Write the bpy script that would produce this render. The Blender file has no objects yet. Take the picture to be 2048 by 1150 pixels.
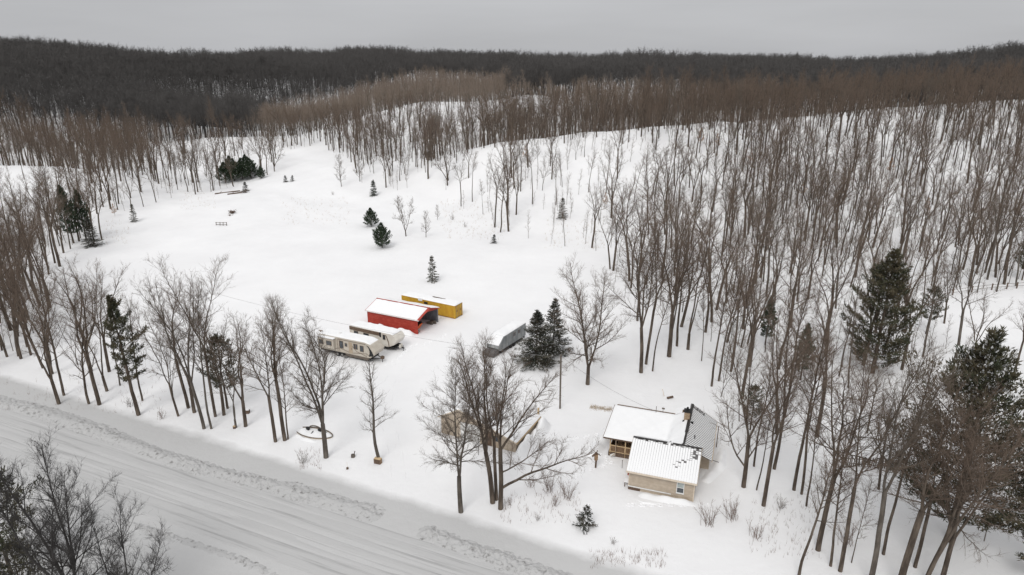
import bpy, math, random
import numpy as np
from mathutils import Vector, Matrix
R = math.radians
SC = bpy.context.scene
COL = SC.collection
# ------------------------------------------------------------------ camera, sky, sun, exposure
CAM_H, PITCH, FPX = 45.0, R(18.6), 1365.0
cam_data = bpy.data.cameras.new('camera')
cam = bpy.data.objects.new('camera', cam_data); COL.objects.link(cam)
cam.location = (0, 0, CAM_H); cam.rotation_euler = (R(90) - PITCH, 0, 0)
cam_data.sensor_width = 36.0; cam_data.lens = 36.0 * FPX / 2048.0
cam_data.clip_start = 0.5; cam_data.clip_end = 20000
SC.camera = cam
world = bpy.data.worlds.new('World'); SC.world = world; world.use_nodes = True
wn, wl = world.node_tree.nodes, world.node_tree.links
wn.clear()
SUN_EL, SUN_AZ = R(48), R(200)
w_out = wn.new('ShaderNodeOutputWorld'); w_bg = wn.new('ShaderNodeBackground')
w_sky = wn.new('ShaderNodeTexSky'); w_sky.sky_type = 'NISHITA'; w_sky.sun_disc = False
w_sky.sun_elevation = SUN_EL; w_sky.sun_rotation = SUN_AZ
w_hs = wn.new('ShaderNodeHueSaturation'); w_hs.inputs['Saturation'].default_value = 0.12
w_hs.inputs['Value'].default_value = 1.0
w_mix = wn.new('ShaderNodeMix'); w_mix.data_type = 'RGBA'; w_mix.inputs[0].default_value = 0.86
w_tc = wn.new('ShaderNodeTexCoord'); w_sep = wn.new('ShaderNodeSeparateXYZ')
w_ramp = wn.new('ShaderNodeValToRGB')           # overcast dome: brighter towards the zenith
w_ramp.color_ramp.elements[0].position = 0.0; w_ramp.color_ramp.elements[0].color = (0.462, 0.468, 0.488, 1)
w_ramp.color_ramp.elements[1].position = 1.0; w_ramp.color_ramp.elements[1].color = (1.06, 1.06, 1.07, 1)
w_map = wn.new('ShaderNodeMapping'); w_map.inputs['Scale'].default_value = (1.2, 1.2, 9.0)
w_map.inputs['Rotation'].default_value = (R(3), R(4), 0)
w_noise = wn.new('ShaderNodeTexNoise'); w_noise.inputs['Scale'].default_value = 2.2; w_noise.inputs['Detail'].default_value = 5
w_nr = wn.new('ShaderNodeMapRange'); w_nr.inputs['From Min'].default_value = .3; w_nr.inputs['From Max'].default_value = .7
w_nr.inputs['To Min'].default_value = 9.3; w_nr.inputs['To Max'].default_value = 10.7
w_mul = wn.new('ShaderNodeVectorMath'); w_mul.operation = 'SCALE'
wl.new(w_tc.outputs['Generated'], w_sep.inputs[0]); wl.new(w_sep.outputs['Z'], w_ramp.inputs[0])
wl.new(w_tc.outputs['Generated'], w_map.inputs[0]); wl.new(w_map.outputs[0], w_noise.inputs['Vector'])
wl.new(w_noise.outputs[0], w_nr.inputs[0]); wl.new(w_ramp.outputs[0], w_mul.inputs[0]); wl.new(w_nr.outputs[0], w_mul.inputs['Scale'])
wl.new(w_sky.outputs[0], w_hs.inputs['Color']); wl.new(w_hs.outputs[0], w_mix.inputs[6]); wl.new(w_mul.outputs[0], w_mix.inputs[7])
wl.new(w_mix.outputs[2], w_bg.inputs['Color']); w_bg.inputs['Strength'].default_value = 0.1
wl.new(w_bg.outputs[0], w_out.inputs['Surface'])
sun_d = bpy.data.lights.new('sun', 'SUN'); sun_d.energy = 1.38; sun_d.angle = R(25); sun_d.color = (1, .975, .935)
sun = bpy.data.objects.new('sun', sun_d); COL.objects.link(sun)
_sd = Vector((math.sin(SUN_AZ) * math.cos(SUN_EL), math.cos(SUN_AZ) * math.cos(SUN_EL), math.sin(SUN_EL)))
sun.rotation_euler = _sd.to_track_quat('Z', 'Y').to_euler(); sun.location = (0, 0, 120)
SC.view_settings.view_transform = 'Standard'; SC.view_settings.look = 'None'
SC.view_settings.exposure = 0.0; SC.view_settings.gamma = 1.0; SC.view_settings.use_curve_mapping = False

random.seed(7); rng = np.random.default_rng(7)
cP, sP = math.cos(PITCH), math.sin(PITCH)
def at(px, py, z=0.0):
    v = py - 575; dy = FPX * cP - v * sP; dz = -FPX * sP - v * cP
    t = (z - CAM_H) / dz
    return ((px - 1024) * t, dy * t)
def pj(X, Y, Z):
    z = Z - CAM_H; d = Y * cP - z * sP; u = Y * sP + z * cP
    return 1024 + FPX * X / d, 575 - FPX * u / d
def slope_pt(px, py, Y):
    v = py - 575; dy = FPX * cP - v * sP; dz = -FPX * sP - v * cP
    return ((px - 1024) / dy * Y, Y, CAM_H + dz / dy * Y)

# ------------------------------------------------------------------ materials
def mat(name, base, rough=.8, noise=None, bump=None, metal=0, stretch=(1, 1, 1), second=None, spec=.3, coord='Object', lo=.42, hi=.62):
    """base colour, optional second colour mixed in by noise of a given scale, bump=(scale, strength)"""
    m = bpy.data.materials.new(name); m.use_nodes = True
    n, l = m.node_tree.nodes, m.node_tree.links
    b = n['Principled BSDF']; b.inputs['Base Color'].default_value = (*base, 1); b.inputs['Roughness'].default_value = rough
    b.inputs['Metallic'].default_value = metal; b.inputs['Specular IOR Level'].default_value = spec
    if noise or bump:
        tc = n.new('ShaderNodeTexCoord'); mp = n.new('ShaderNodeMapping'); mp.inputs['Scale'].default_value = stretch
        l.new(tc.outputs[coord], mp.inputs[0])
    if noise:
        t = n.new('ShaderNodeTexNoise'); t.inputs['Scale'].default_value = noise; t.inputs['Detail'].default_value = 6
        t.inputs['Roughness'].default_value = .65
        l.new(mp.outputs[0], t.inputs['Vector'])
        r = n.new('ShaderNodeValToRGB'); r.color_ramp.elements[0].position = lo; r.color_ramp.elements[1].position = hi
        r.color_ramp.elements[0].color = (*base, 1); r.color_ramp.elements[1].color = (*(second or tuple(min(1, c * 1.5) for c in base)), 1)
        l.new(t.outputs[0], r.inputs[0]); l.new(r.outputs[0], b.inputs['Base Color'])
    if bump:
        t = n.new('ShaderNodeTexNoise'); t.inputs['Scale'].default_value = bump[0]; t.inputs['Detail'].default_value = 5
        l.new(mp.outputs[0], t.inputs['Vector'])
        bp = n.new('ShaderNodeBump'); bp.inputs['Strength'].default_value = bump[1]; bp.inputs['Distance'].default_value = bump[2] if len(bump) > 2 else .05
        l.new(t.outputs[0], bp.inputs['Height']); l.new(bp.outputs[0], b.inputs['Normal'])
    return m
M = {}
M['bark'] = mat('bark', (.066, .051, .04), .95, noise=2.2, stretch=(1, 1, .22), second=(.155, .124, .098), bump=(9, .8, .04))
M['bark_grey'] = mat('bark_grey', (.085, .072, .06), .95, noise=2.0, stretch=(1, 1, .3), second=(.16, .14, .12), bump=(9, .7, .04))
M['twig'] = mat('twig', (.155, .116, .09), .9)
M['twig_grey'] = mat('twig_grey', (.135, .108, .086), .9)
M['twig_red'] = mat('twig_red', (.15, .085, .055), .9)
M['bark_darkened'] = mat('bark_darkened', (.06, .056, .054), .95)  # bark copy with an overall darkening painted into its colour
M['twig_darkened'] = mat('twig_darkened', (.10, .095, .092), .95)  # twig copy, greyed and darkened in its colour like the bark
M['twig_brown'] = mat('twig_brown', (.235, .188, .152), .95)
M['needle'] = mat('needle', (.022, .040, .022), .7, noise=.7, second=(.062, .085, .045), lo=.35, hi=.7)
M['needle_brown'] = mat('needle_brown', (.04, .05, .026), .75, noise=.5, second=(.115, .095, .06), lo=.38, hi=.62)
M['needle_grey'] = mat('needle_grey', (.04, .048, .036), .75, noise=.8, second=(.10, .085, .062), lo=.4, hi=.65)
M['snow_clean'] = mat('snow_clean', (.86, .865, .875), .75, bump=(1.4, .25, .06), spec=.2)
M['siding'] = mat('siding', (.42, .35, .275), .6, noise=1.5, second=(.50, .425, .34), stretch=(1, 1, 2))
M['siding_trim'] = mat('siding_trim', (.62, .53, .42), .55, noise=3, second=(.68, .6, .5))
M['white_paint'] = mat('white_paint', (.78, .78, .77), .45, noise=2, second=(.72, .72, .7))
M['dark_metal'] = mat('dark_metal', (.035, .033, .033), .5, noise=4, second=(.06, .055, .05), metal=.3)
M['roof_metal'] = mat('roof_metal', (.12, .115, .115), .45, noise=3, second=(.2, .19, .19), metal=.4)
M['glass'] = mat('glass', (.03, .035, .04), .08, noise=1.5, second=(.07, .08, .09), spec=.6)
M['glass_pale'] = mat('glass_pale', (.30, .34, .34), .15, noise=2, second=(.42, .46, .45), spec=.6)
M['wood_orange'] = mat('wood_orange', (.22, .135, .08), .85, noise=4, second=(.36, .245, .15), stretch=(3, 3, 1))
M['wood_dark'] = mat('wood_dark', (.10, .065, .045), .9, noise=5, second=(.17, .12, .09))
M['wood_pale'] = mat('wood_pale', (.52, .38, .22), .85, noise=5, second=(.62, .47, .3))
M['wood_grey'] = mat('wood_grey', (.11, .09, .075), .9, noise=6, second=(.19, .165, .14), stretch=(4, 4, 1))
M['dark_inside'] = mat('dark_inside', (.10, .095, .10), .9, noise=3, second=(.2, .17, .18))
M['brick'] = mat('brick', (.30, .2, .13), .9, noise=7, second=(.5, .4, .28))
M['black'] = mat('black', (.012, .012, .013), .6, noise=4, second=(.03, .03, .03))
M['rubber'] = mat('rubber', (.02, .02, .02), .85, noise=6, second=(.04, .04, .04))
M['barn_red'] = mat('barn_red', (.36, .042, .028), .55, noise=1.2, second=(.45, .075, .05), stretch=(1, 1, 3))
M['barn_inner'] = mat('barn_inner', (.20, .215, .24), .7, noise=2, second=(.29, .30, .32), stretch=(3, 3, .5))
M['container_yellow'] = mat('container_yellow', (.58, .35, .035), .6, noise=1.6, second=(.50, .27, .03), stretch=(1, 1, .5))
M['container_rust'] = mat('container_rust', (.30, .15, .04), .8, noise=5, second=(.42, .25, .06))
M['machine_orange'] = mat('machine_orange', (.75, .14, .02), .5, noise=3, second=(.6, .1, .02))
M['rv_cream'] = mat('rv_cream', (.47, .425, .36), .45, noise=.8, second=(.54, .495, .43), stretch=(.5, 1, 2))
M['rv_tan'] = mat('rv_tan', (.38, .30, .22), .5, noise=1, second=(.44, .36, .27))
M['rv_white'] = mat('rv_white', (.63, .59, .53), .4, noise=.9, second=(.70, .67, .61))
M['rv_brown'] = mat('rv_brown', (.13, .09, .065), .5, noise=3, second=(.2, .14, .1))
M['hull_grey'] = mat('hull_grey', (.20, .215, .22), .5, noise=1.4, second=(.34, .35, .35), stretch=(1, 1, .4))
M['steel'] = mat('steel', (.33, .33, .33), .5, noise=5, second=(.2, .18, .16), metal=.5)
M['wood_black'] = mat('wood_black', (.03, .027, .025), .9, noise=3, second=(.06, .055, .05))
M['grass_dead'] = mat('grass_dead', (.34, .25, .16), .95, noise=3, second=(.45, .36, .25))
M['leaf_brown'] = mat('leaf_brown', (.33, .17, .08), .9, noise=2, second=(.42, .25, .13))

# ------------------------------------------------------------------ mesh helpers
def tag(o, label=None, cat=None, group=None, kind=None):
    if label: o['label'] = label
    if cat: o['category'] = cat
    if group: o['group'] = group
    if kind: o['kind'] = kind
    return o
def link_mesh(name, me, parent=None, loc=None):
    o = bpy.data.objects.new(name, me); COL.objects.link(o)
    if parent: o.parent = parent
    if loc: o.location = loc
    return o
def empty(name, loc, rz=0, label=None, cat=None, group=None):
    o = bpy.data.objects.new(name, None); COL.objects.link(o); o.empty_display_size = .3
    o.location = loc; o.rotation_euler = (0, 0, rz)
    return tag(o, label, cat, group)
def np_mesh(name, V, tris, quads, m, smooth=False):
    """fast mesh from arrays"""
    me = bpy.data.meshes.new(name)
    V = np.asarray(V, dtype=np.float32); T = np.asarray(tris, dtype=np.int32).reshape(-1, 3); Q = np.asarray(quads, dtype=np.int32).reshape(-1, 4)
    me.vertices.add(len(V)); me.vertices.foreach_set('co', V.ravel())
    me.loops.add(T.size + Q.size); me.loops.foreach_set('vertex_index', np.concatenate([T.ravel(), Q.ravel()]))
    nt, nq = len(T), len(Q)
    me.polygons.add(nt + nq)
    st = np.concatenate([np.arange(nt) * 3, nt * 3 + np.arange(nq) * 4]).astype(np.int32)
    me.polygons.foreach_set('loop_start', st)
    if smooth: me.polygons.foreach_set('use_smooth', np.ones(nt + nq, dtype=bool))
    me.update(calc_edges=True); me.validate()
    for mm in (m if isinstance(m, list) else [m]): me.materials.append(mm)
    return me
class MB:
    """collects simple solids, then links them as one mesh"""
    def __init__(s): s.v = []; s.f = []
    def add(s, vs, fs):
        k = len(s.v); s.v += [tuple(p) for p in vs]; s.f += [tuple(i + k for i in f) for f in fs]; return s
    def box(s, x0, x1, y0, y1, z0, z1):
        vs = [(x0, y0, z0), (x1, y0, z0), (x1, y1, z0), (x0, y1, z0), (x0, y0, z1), (x1, y0, z1), (x1, y1, z1), (x0, y1, z1)]
        return s.add(vs, [(0, 3, 2, 1), (4, 5, 6, 7), (0, 1, 5, 4), (1, 2, 6, 5), (2, 3, 7, 6), (3, 0, 4, 7)])
    def hexa(s, lo, hi):
        """4 bottom + 4 top points"""
        return s.add(list(lo) + list(hi), [(0, 3, 2, 1), (4, 5, 6, 7), (0, 1, 5, 4), (1, 2, 6, 5), (2, 3, 7, 6), (3, 0, 4, 7)])
    def slab(s, a, b, c, d, t):
        """quad a b c d thickened upward by t"""
        return s.hexa([a, b, c, d], [(p[0], p[1], p[2] + t) for p in (a, b, c, d)])
    def bar(s, a, b, w, h=None, n=4):
        a, b = Vector(a), Vector(b); d = (b - a).normalized(); h = h or w
        r = d.cross(Vector((0, 0, 1)));
        if r.length < 1e-3: r = Vector((1, 0, 0))
        r.normalize(); u = r.cross(d)
        if n == 4: off = [(-w / 2, -h / 2), (w / 2, -h / 2), (w / 2, h / 2), (-w / 2, h / 2)]
        else: off = [(w / 2 * math.cos(6.2832 * i / n), h / 2 * math.sin(6.2832 * i / n)) for i in range(n)]
        vs = [a + r * x + u * y for x, y in off] + [b + r * x + u * y for x, y in off]
        fs = [tuple(range(n - 1, -1, -1)), tuple(range(n, 2 * n))] + [(i, (i + 1) % n, n + (i + 1) % n, n + i) for i in range(n)]
        return s.add(vs, fs)
    def prism(s, prof, axis, a, b):
        """closed 2-D profile extruded from a to b along axis 'x' or 'y'"""
        n = len(prof)
        f = (lambda p, t: (t, p[0], p[1])) if axis == 'x' else (lambda p, t: (p[0], t, p[1]))
        vs = [f(p, a) for p in prof] + [f(p, b) for p in prof]
        return s.add(vs, [tuple(range(n)), tuple(range(2 * n - 1, n - 1, -1))] + [(i, n + i, n + (i + 1) % n, (i + 1) % n) for i in range(n)])
    def build(s, name, m, parent=None, bevel=0, loc=None, smooth=False):
        me = bpy.data.meshes.new(name); me.from_pydata(s.v, [], s.f); me.materials.append(m)
        import bmesh
        bm = bmesh.new(); bm.from_mesh(me); bmesh.ops.recalc_face_normals(bm, faces=bm.faces)
        if bevel: bmesh.ops.bevel(bm, geom=[e for e in bm.edges if e.calc_face_angle(0) > .5], offset=bevel, segments=2, affect='EDGES', profile=.6)
        if smooth:
            for f in bm.faces: f.smooth = True
        bm.to_mesh(me); bm.free()
        return link_mesh(name, me, parent, loc)
def copy_tree(o, parent=None):
    c = o.copy(); COL.objects.link(c)
    if parent: c.parent = parent
    for ch in o.children: copy_tree(ch, c)
    return c

# ------------------------------------------------------------------ terrain
CP = []
for px, py, Y in [
    # right wooded hill, foot to crest
    (1060, 470, 178), (1220, 500, 163), (1400, 480, 172), (1400, 400, 205), (1400, 330, 225), (1400, 280, 245), (1440, 250, 262), (1300, 262, 252), (1180, 272, 247), (1060, 290, 241),
    (960, 312, 237), (880, 338, 236), (1180, 340, 222), (1180, 420, 195), (1060, 350, 222), (1060, 410, 200), (960, 380, 220),
    (1600, 500, 165), (1600, 420, 195), (1600, 350, 225), (1600, 290, 250), (1600, 240, 278),
    (1800, 500, 165), (1800, 420, 195), (1800, 330, 230), (1800, 260, 265), (1800, 218, 305),
    (2040, 500, 165), (2040, 400, 205), (2040, 300, 250), (2040, 205, 315), (2300, 400, 205), (2300, 280, 260), (2300, 190, 320), (2600, 300, 240), (2600, 190, 320),
    # open valley floor
    (600, 400, 222), (500, 400, 215), (600, 320, 290), (700, 350, 250), (700, 300, 310), (760, 370, 238), (450, 372, 252), (330, 400, 222), (210, 440, 193),
    # low hump left of centre, one behind it
    (500, 290, 330), (440, 276, 342), (350, 290, 335), (400, 252, 425), (470, 258, 420),
    # ridge behind the valley
    (720, 235, 400), (860, 203, 420), (860, 245, 350), (960, 215, 405), (1060, 190, 405), (1060, 235, 350), (1150, 215, 400), (1250, 215, 400),
    (1250, 163, 600), (1250, 176, 480), (1400, 163, 600), (1120, 158, 620), (1400, 200, 420),
    (835, 150, 700), (700, 165, 680), (950, 150, 700),
    # left hump by the frame edge
    (60, 338, 235), (0, 335, 235), (-200, 330, 235), (150, 357, 232), (250, 372, 226), (0, 445, 187), (100, 450, 187), (-200, 450, 187),
    # dark slopes on the left
    (0, 230, 370), (0, 166, 450), (200, 260, 370), (200, 190, 450), (-300, 230, 370), (-300, 160, 450), (400, 200, 520), (400, 150, 650), (560, 180, 560)]:
    CP.append(slope_pt(px, py, Y))
# valley floors hidden behind the crests, and far skyline ridges (px, distance, ground height)
for px, Y, z in [(1300, 320, 9), (1180, 315, 7), (1060, 305, 5), (960, 300, 5), (880, 295, 5), (1440, 330, 14), (1600, 350, 17), (1800, 370, 20), (2040, 390, 22), (2300, 390, 22),
                 (860, 500, 9), (720, 480, 5), (960, 500, 12), (440, 380, 3), (430, 480, -3), (560, 470, -2),
                 (60, 290, 0), (200, 290, 0), (-200, 290, 2), (330, 300, 2), (600, 400, 3),
                 (0, 600, 42), (-300, 600, 44), (130, 650, 35.5), (270, 700, 25), (400, 800, 29), (500, 850, 33), (660, 880, 35), (760, 900, 37), (835, 900, 36), (950, 900, 30), (1060, 900, 26.5),
                 (1200, 900, 27), (1350, 900, 26.5), (1500, 900, 28), (1620, 860, 26), (1700, 800, 22.5), (1780, 700, 20.5), (1850, 640, 26), (1950, 600, 32), (2048, 580, 36), (2300, 560, 42), (2600, 560, 44),
                 (1700, 520, 20), (1900, 480, 21), (2100, 470, 24), (1500, 700, 24),
                 (1700, 1100, 11), (1800, 1100, 11), (1850, 900, 14), (1060, 1100, 20), (270, 1000, 17), (1300, 1150, 20), (600, 1150, 26)]:
    t = Y / (FPX * cP + 430 * sP)
    CP.append(((px - 1024) * t, Y, z))
for X in range(-160, 161, 40):
    for Y in (-60, 0, 50, 100, 145):
        CP.append((X, Y, 0))
for X, Y in [(-50, 185), (-20, 185), (-80, 185), (0, 160), (150, 160), (190, 160), (-200, 150), (-260, 120), (260, 120)]: CP.append((X, Y, .2))
for X in (-2600, -1300, 0, 1300, 2600):
    for Y in (1500, 2600): CP.append((X, Y, 14))
for X, Y in [(-900, 500), (900, 500), (-1200, 0), (1200, 0), (-600, -500), (600, -500), (-700, 1000), (700, 1000)]: CP.append((X, Y, 20 if Y > 100 else 5))
CP = np.array(CP, dtype=float)
_c = 14.0
def _phi(d2): return np.sqrt(d2 + _c * _c)
_D = ((CP[:, None, :2] - CP[None, :, :2]) ** 2).sum(-1)
_A = _phi(_D) + np.eye(len(CP)) * (-.2)
_n = len(CP); _S = np.zeros((_n + 1, _n + 1)); _S[:_n, :_n] = _A; _S[:_n, _n] = 1; _S[_n, :_n] = 1
_W = np.linalg.solve(_S, np.concatenate([CP[:, 2], [0]]))
def hgt(X, Y):
    X = np.atleast_1d(np.asarray(X, float)); Y = np.atleast_1d(np.asarray(Y, float)); out = np.zeros(X.shape)
    xf, yf = X.ravel(), Y.ravel(); o = np.empty(xf.shape)
    for i in range(0, len(xf), 40000):
        d2 = (xf[i:i + 40000, None] - CP[:, 0]) ** 2 + (yf[i:i + 40000, None] - CP[:, 1]) ** 2
        o[i:i + 40000] = _phi(d2) @ _W[:-1] + _W[-1]
    z = o.reshape(X.shape)
    w = np.clip((Y - 138) / 34, 0, 1); w = w * w * (3 - 2 * w)
    far = np.clip((Y - 150) / 60, 0, 1)
    z = np.maximum(z, -3) * w
    und = .28 * np.sin(X * .21 + Y * .07) * np.sin(Y * .17 - X * .05) + .16 * np.sin(X * .47 + 1.3) * np.sin(Y * .39 + .6) + .08 * np.sin(X * 1.05 + Y * .6) * np.sin(Y * .9)
    hf = np.clip((Y - 520) / 250, 0, 1)
    z = z + hf * (3.2 * np.sin(X * .021 + 1.1) * np.cos(Y * .013) + 2.2 * np.sin(X * .047 + Y * .011) + 1.2 * np.sin(X * .093 + 2))
    z = z + und * (.12 + far * .9)
    return z
def h1(x, y): return float(hgt(x, y)[0])
def axis_pts(lo, hi, fine_lo, fine_hi, step, grow):
    a = [fine_lo]
    while a[-1] < fine_hi: a.append(a[-1] + step)
    s = step
    while a[-1] < hi: s *= grow; a.append(a[-1] + s)
    b = [fine_lo]; s = step
    while b[-1] > lo: s *= grow; b.append(b[-1] - s)
    return np.array(b[:0:-1] + a)
gx = axis_pts(-3200, 3200, -110, 130, .9, 1.035); gy = axis_pts(-400, 3400, 30, 190, .9, 1.025)
GX, GY = np.meshgrid(gx, gy); GZ = hgt(GX, GY)
nx, ny = len(gx), len(gy)
idx = np.arange(nx * ny).reshape(ny, nx)
quads = np.stack([idx[:-1, :-1], idx[:-1, 1:], idx[1:, 1:], idx[1:, :-1]], -1).reshape(-1, 4)

# road frame: unit vector along the road and the one across it (towards the house)
RU = Vector((.914, -.405)); RN = Vector((.405, .914)); R0 = Vector((-28, 64.2))       # R0 on the road's far edge
def road_xy(s, n): return (R0.x + RU.x * s + RN.x * n, R0.y + RU.y * s + RN.y * n)

def ground_material():
    m = bpy.data.materials.new('snow_ground'); m.use_nodes = True
    n, l = m.node_tree.nodes, m.node_tree.links; b = n['Principled BSDF']
    b.inputs['Roughness'].default_value = .8; b.inputs['Specular IOR Level'].default_value = .15
    geo = n.new('ShaderNodeNewGeometry')
    def math_(op, a, bb=None, c=None):
        k = n.new('ShaderNodeMath'); k.operation = op
        for i, v in enumerate((a, bb, c)):
            if v is None: continue
            if isinstance(v, (int, float)): k.inputs[i].default_value = v
            else: l.new(v, k.inputs[i])
        return k.outputs[0]
    dot = n.new('ShaderNodeVectorMath'); dot.operation = 'DOT_PRODUCT'; dot.inputs[1].default_value = (.423, .906, 0)
    l.new(geo.outputs['Position'], dot.inputs[0])
    no = n.new('ShaderNodeTexNoise'); no.inputs['Scale'].default_value = .35; no.inputs['Detail'].default_value = 6
    l.new(geo.outputs['Position'], no.inputs['Vector'])
    # darkening painted into the snow colour on the road side, fading into clean field
    edge = math_('ADD', math_('SUBTRACT', dot.outputs['Value'], 51.7), math_('MULTIPLY', math_('SUBTRACT', no.outputs[0], .5), 1.6))
    mr = n.new('ShaderNodeMapRange'); mr.inputs['From Min'].default_value = -.9; mr.inputs['From Max'].default_value = .6
    l.new(edge, mr.inputs[0])
    n2 = n.new('ShaderNodeTexNoise'); n2.inputs['Scale'].default_value = .05; n2.inputs['Detail'].default_value = 8; n2.inputs['Roughness'].default_value = .7
    l.new(geo.outputs['Position'], n2.inputs['Vector'])
    r1 = n.new('ShaderNodeValToRGB'); r1.color_ramp.elements[0].position = .3; r1.color_ramp.elements[1].position = .7
    r1.color_ramp.elements[0].color = (.79, .79, .80, 1); r1.color_ramp.elements[1].color = (.87, .872, .88, 1); l.new(n2.outputs[0], r1.inputs[0])
    r2 = n.new('ShaderNodeValToRGB'); r2.color_ramp.elements[0].position = .3; r2.color_ramp.elements[1].position = .7
    r2.color_ramp.elements[0].color = (.505, .505, .505, 1); r2.color_ramp.elements[1].color = (.54, .54, .54, 1); l.new(n2.outputs[0], r2.inputs[0])
    mx = n.new('ShaderNodeMix'); mx.data_type = 'RGBA'; l.new(mr.outputs[0], mx.inputs[0]); l.new(r2.outputs[0], mx.inputs[6]); l.new(r1.outputs[0], mx.inputs[7])
    l.new(mx.outputs[2], b.inputs['Base Color'])
    n3 = n.new('ShaderNodeTexNoise'); n3.inputs['Scale'].default_value = .9; n3.inputs['Detail'].default_value = 7; n3.inputs['Roughness'].default_value = .6
    l.new(geo.outputs['Position'], n3.inputs['Vector'])
    bp = n.new('ShaderNodeBump'); bp.inputs['Strength'].default_value = .35; bp.inputs['Distance'].default_value = .25
    l.new(n3.outputs[0], bp.inputs['Height']); l.new(bp.outputs[0], b.inputs['Normal'])
    return m
M['ground'] = ground_material()
g = link_mesh('ground', np_mesh('ground', np.stack([GX, GY, GZ], -1).reshape(-1, 3), [], quads, M['ground'], smooth=True))
tag(g, kind='structure')
# ------------------------------------------------------------------ tree builders
UP = np.array([0, 0, 1.0])
def unit(v): return v / (np.linalg.norm(v, axis=-1, keepdims=True) + 1e-9)
def tube(P, rad, k, V, Q, T):
    """tube along polyline P with k sides; appends to the lists"""
    P = np.asarray(P); n = len(P); d = unit(np.gradient(P, axis=0)); ref = np.array([1, 0, 0.]) if abs(d[0][0]) < .8 else np.array([0, 1., 0])
    a = unit(np.cross(d, ref)); b = np.cross(d, a)
    an = np.arange(k) * 2 * math.pi / k
    ring = P[:, None] + rad[:, None, None] * (np.cos(an)[None, :, None] * a[:, None] + np.sin(an)[None, :, None] * b[:, None])
    s = sum(len(x) for x in V); V.append(ring.reshape(-1, 3))
    i = s + np.arange(n - 1)[:, None] * k; j = np.arange(k)[None]; j2 = (j + 1) % k
    Q.append(np.stack([i + j, i + j2, i + k + j2, i + k + j], -1).reshape(-1, 4))
def twigs(P0, D, L, rad, V, T, Q, g, bend=.12, two=True):
    """many small tapering twigs at once; returns sample points and directions for a next level"""
    N = len(P0); D = unit(D); ref = unit(g.normal(size=(N, 3))); a = unit(np.cross(D, ref)); b = np.cross(D, a)
    an = np.arange(3) * 2 * math.pi / 3
    ca, sa = np.cos(an)[None, :, None], np.sin(an)[None, :, None]
    off = ca * a[:, None] + sa * b[:, None]
    mid = P0 + D * (L * .5)[:, None] + a * (L * bend * .5)[:, None]
    D2 = unit(D + a * bend * -.5 + UP * .12); end = mid + D2 * (L * .5)[:, None]
    s = sum(len(x) for x in V)
    if two:
        vv = np.concatenate([P0[:, None] + off * rad[:, None, None], mid[:, None] + off * (rad * .65)[:, None, None], end[:, None]], 1)
        V.append(vv.reshape(-1, 3)); i = s + np.arange(N)[:, None] * 7
        Q.append(np.concatenate([np.stack([i[:, 0] + j, i[:, 0] + (j + 1) % 3, i[:, 0] + 3 + (j + 1) % 3, i[:, 0] + 3 + j], -1) for j in range(3)]))
        T.append(np.concatenate([np.stack([i[:, 0] + 3 + j, i[:, 0] + 3 + (j + 1) % 3, i[:, 0] + 6], -1) for j in range(3)]))
    else:
        vv = np.concatenate([P0[:, None] + off * rad[:, None, None], end[:, None]], 1)
        V.append(vv.reshape(-1, 3)); i = s + np.arange(N) * 4
        T.append(np.concatenate([np.stack([i + j, i + (j + 1) % 3, i + 3], -1) for j in range(3)]))
    return P0, mid, end, D2
def finish(name, V, T, Q, m, smooth=True):
    V = np.concatenate(V) if V else np.zeros((0, 3)); T = np.concatenate(T) if T else np.zeros((0, 3)); Q = np.concatenate(Q) if Q else np.zeros((0, 4))
    return np_mesh(name, V, T, Q, m, smooth)
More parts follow.
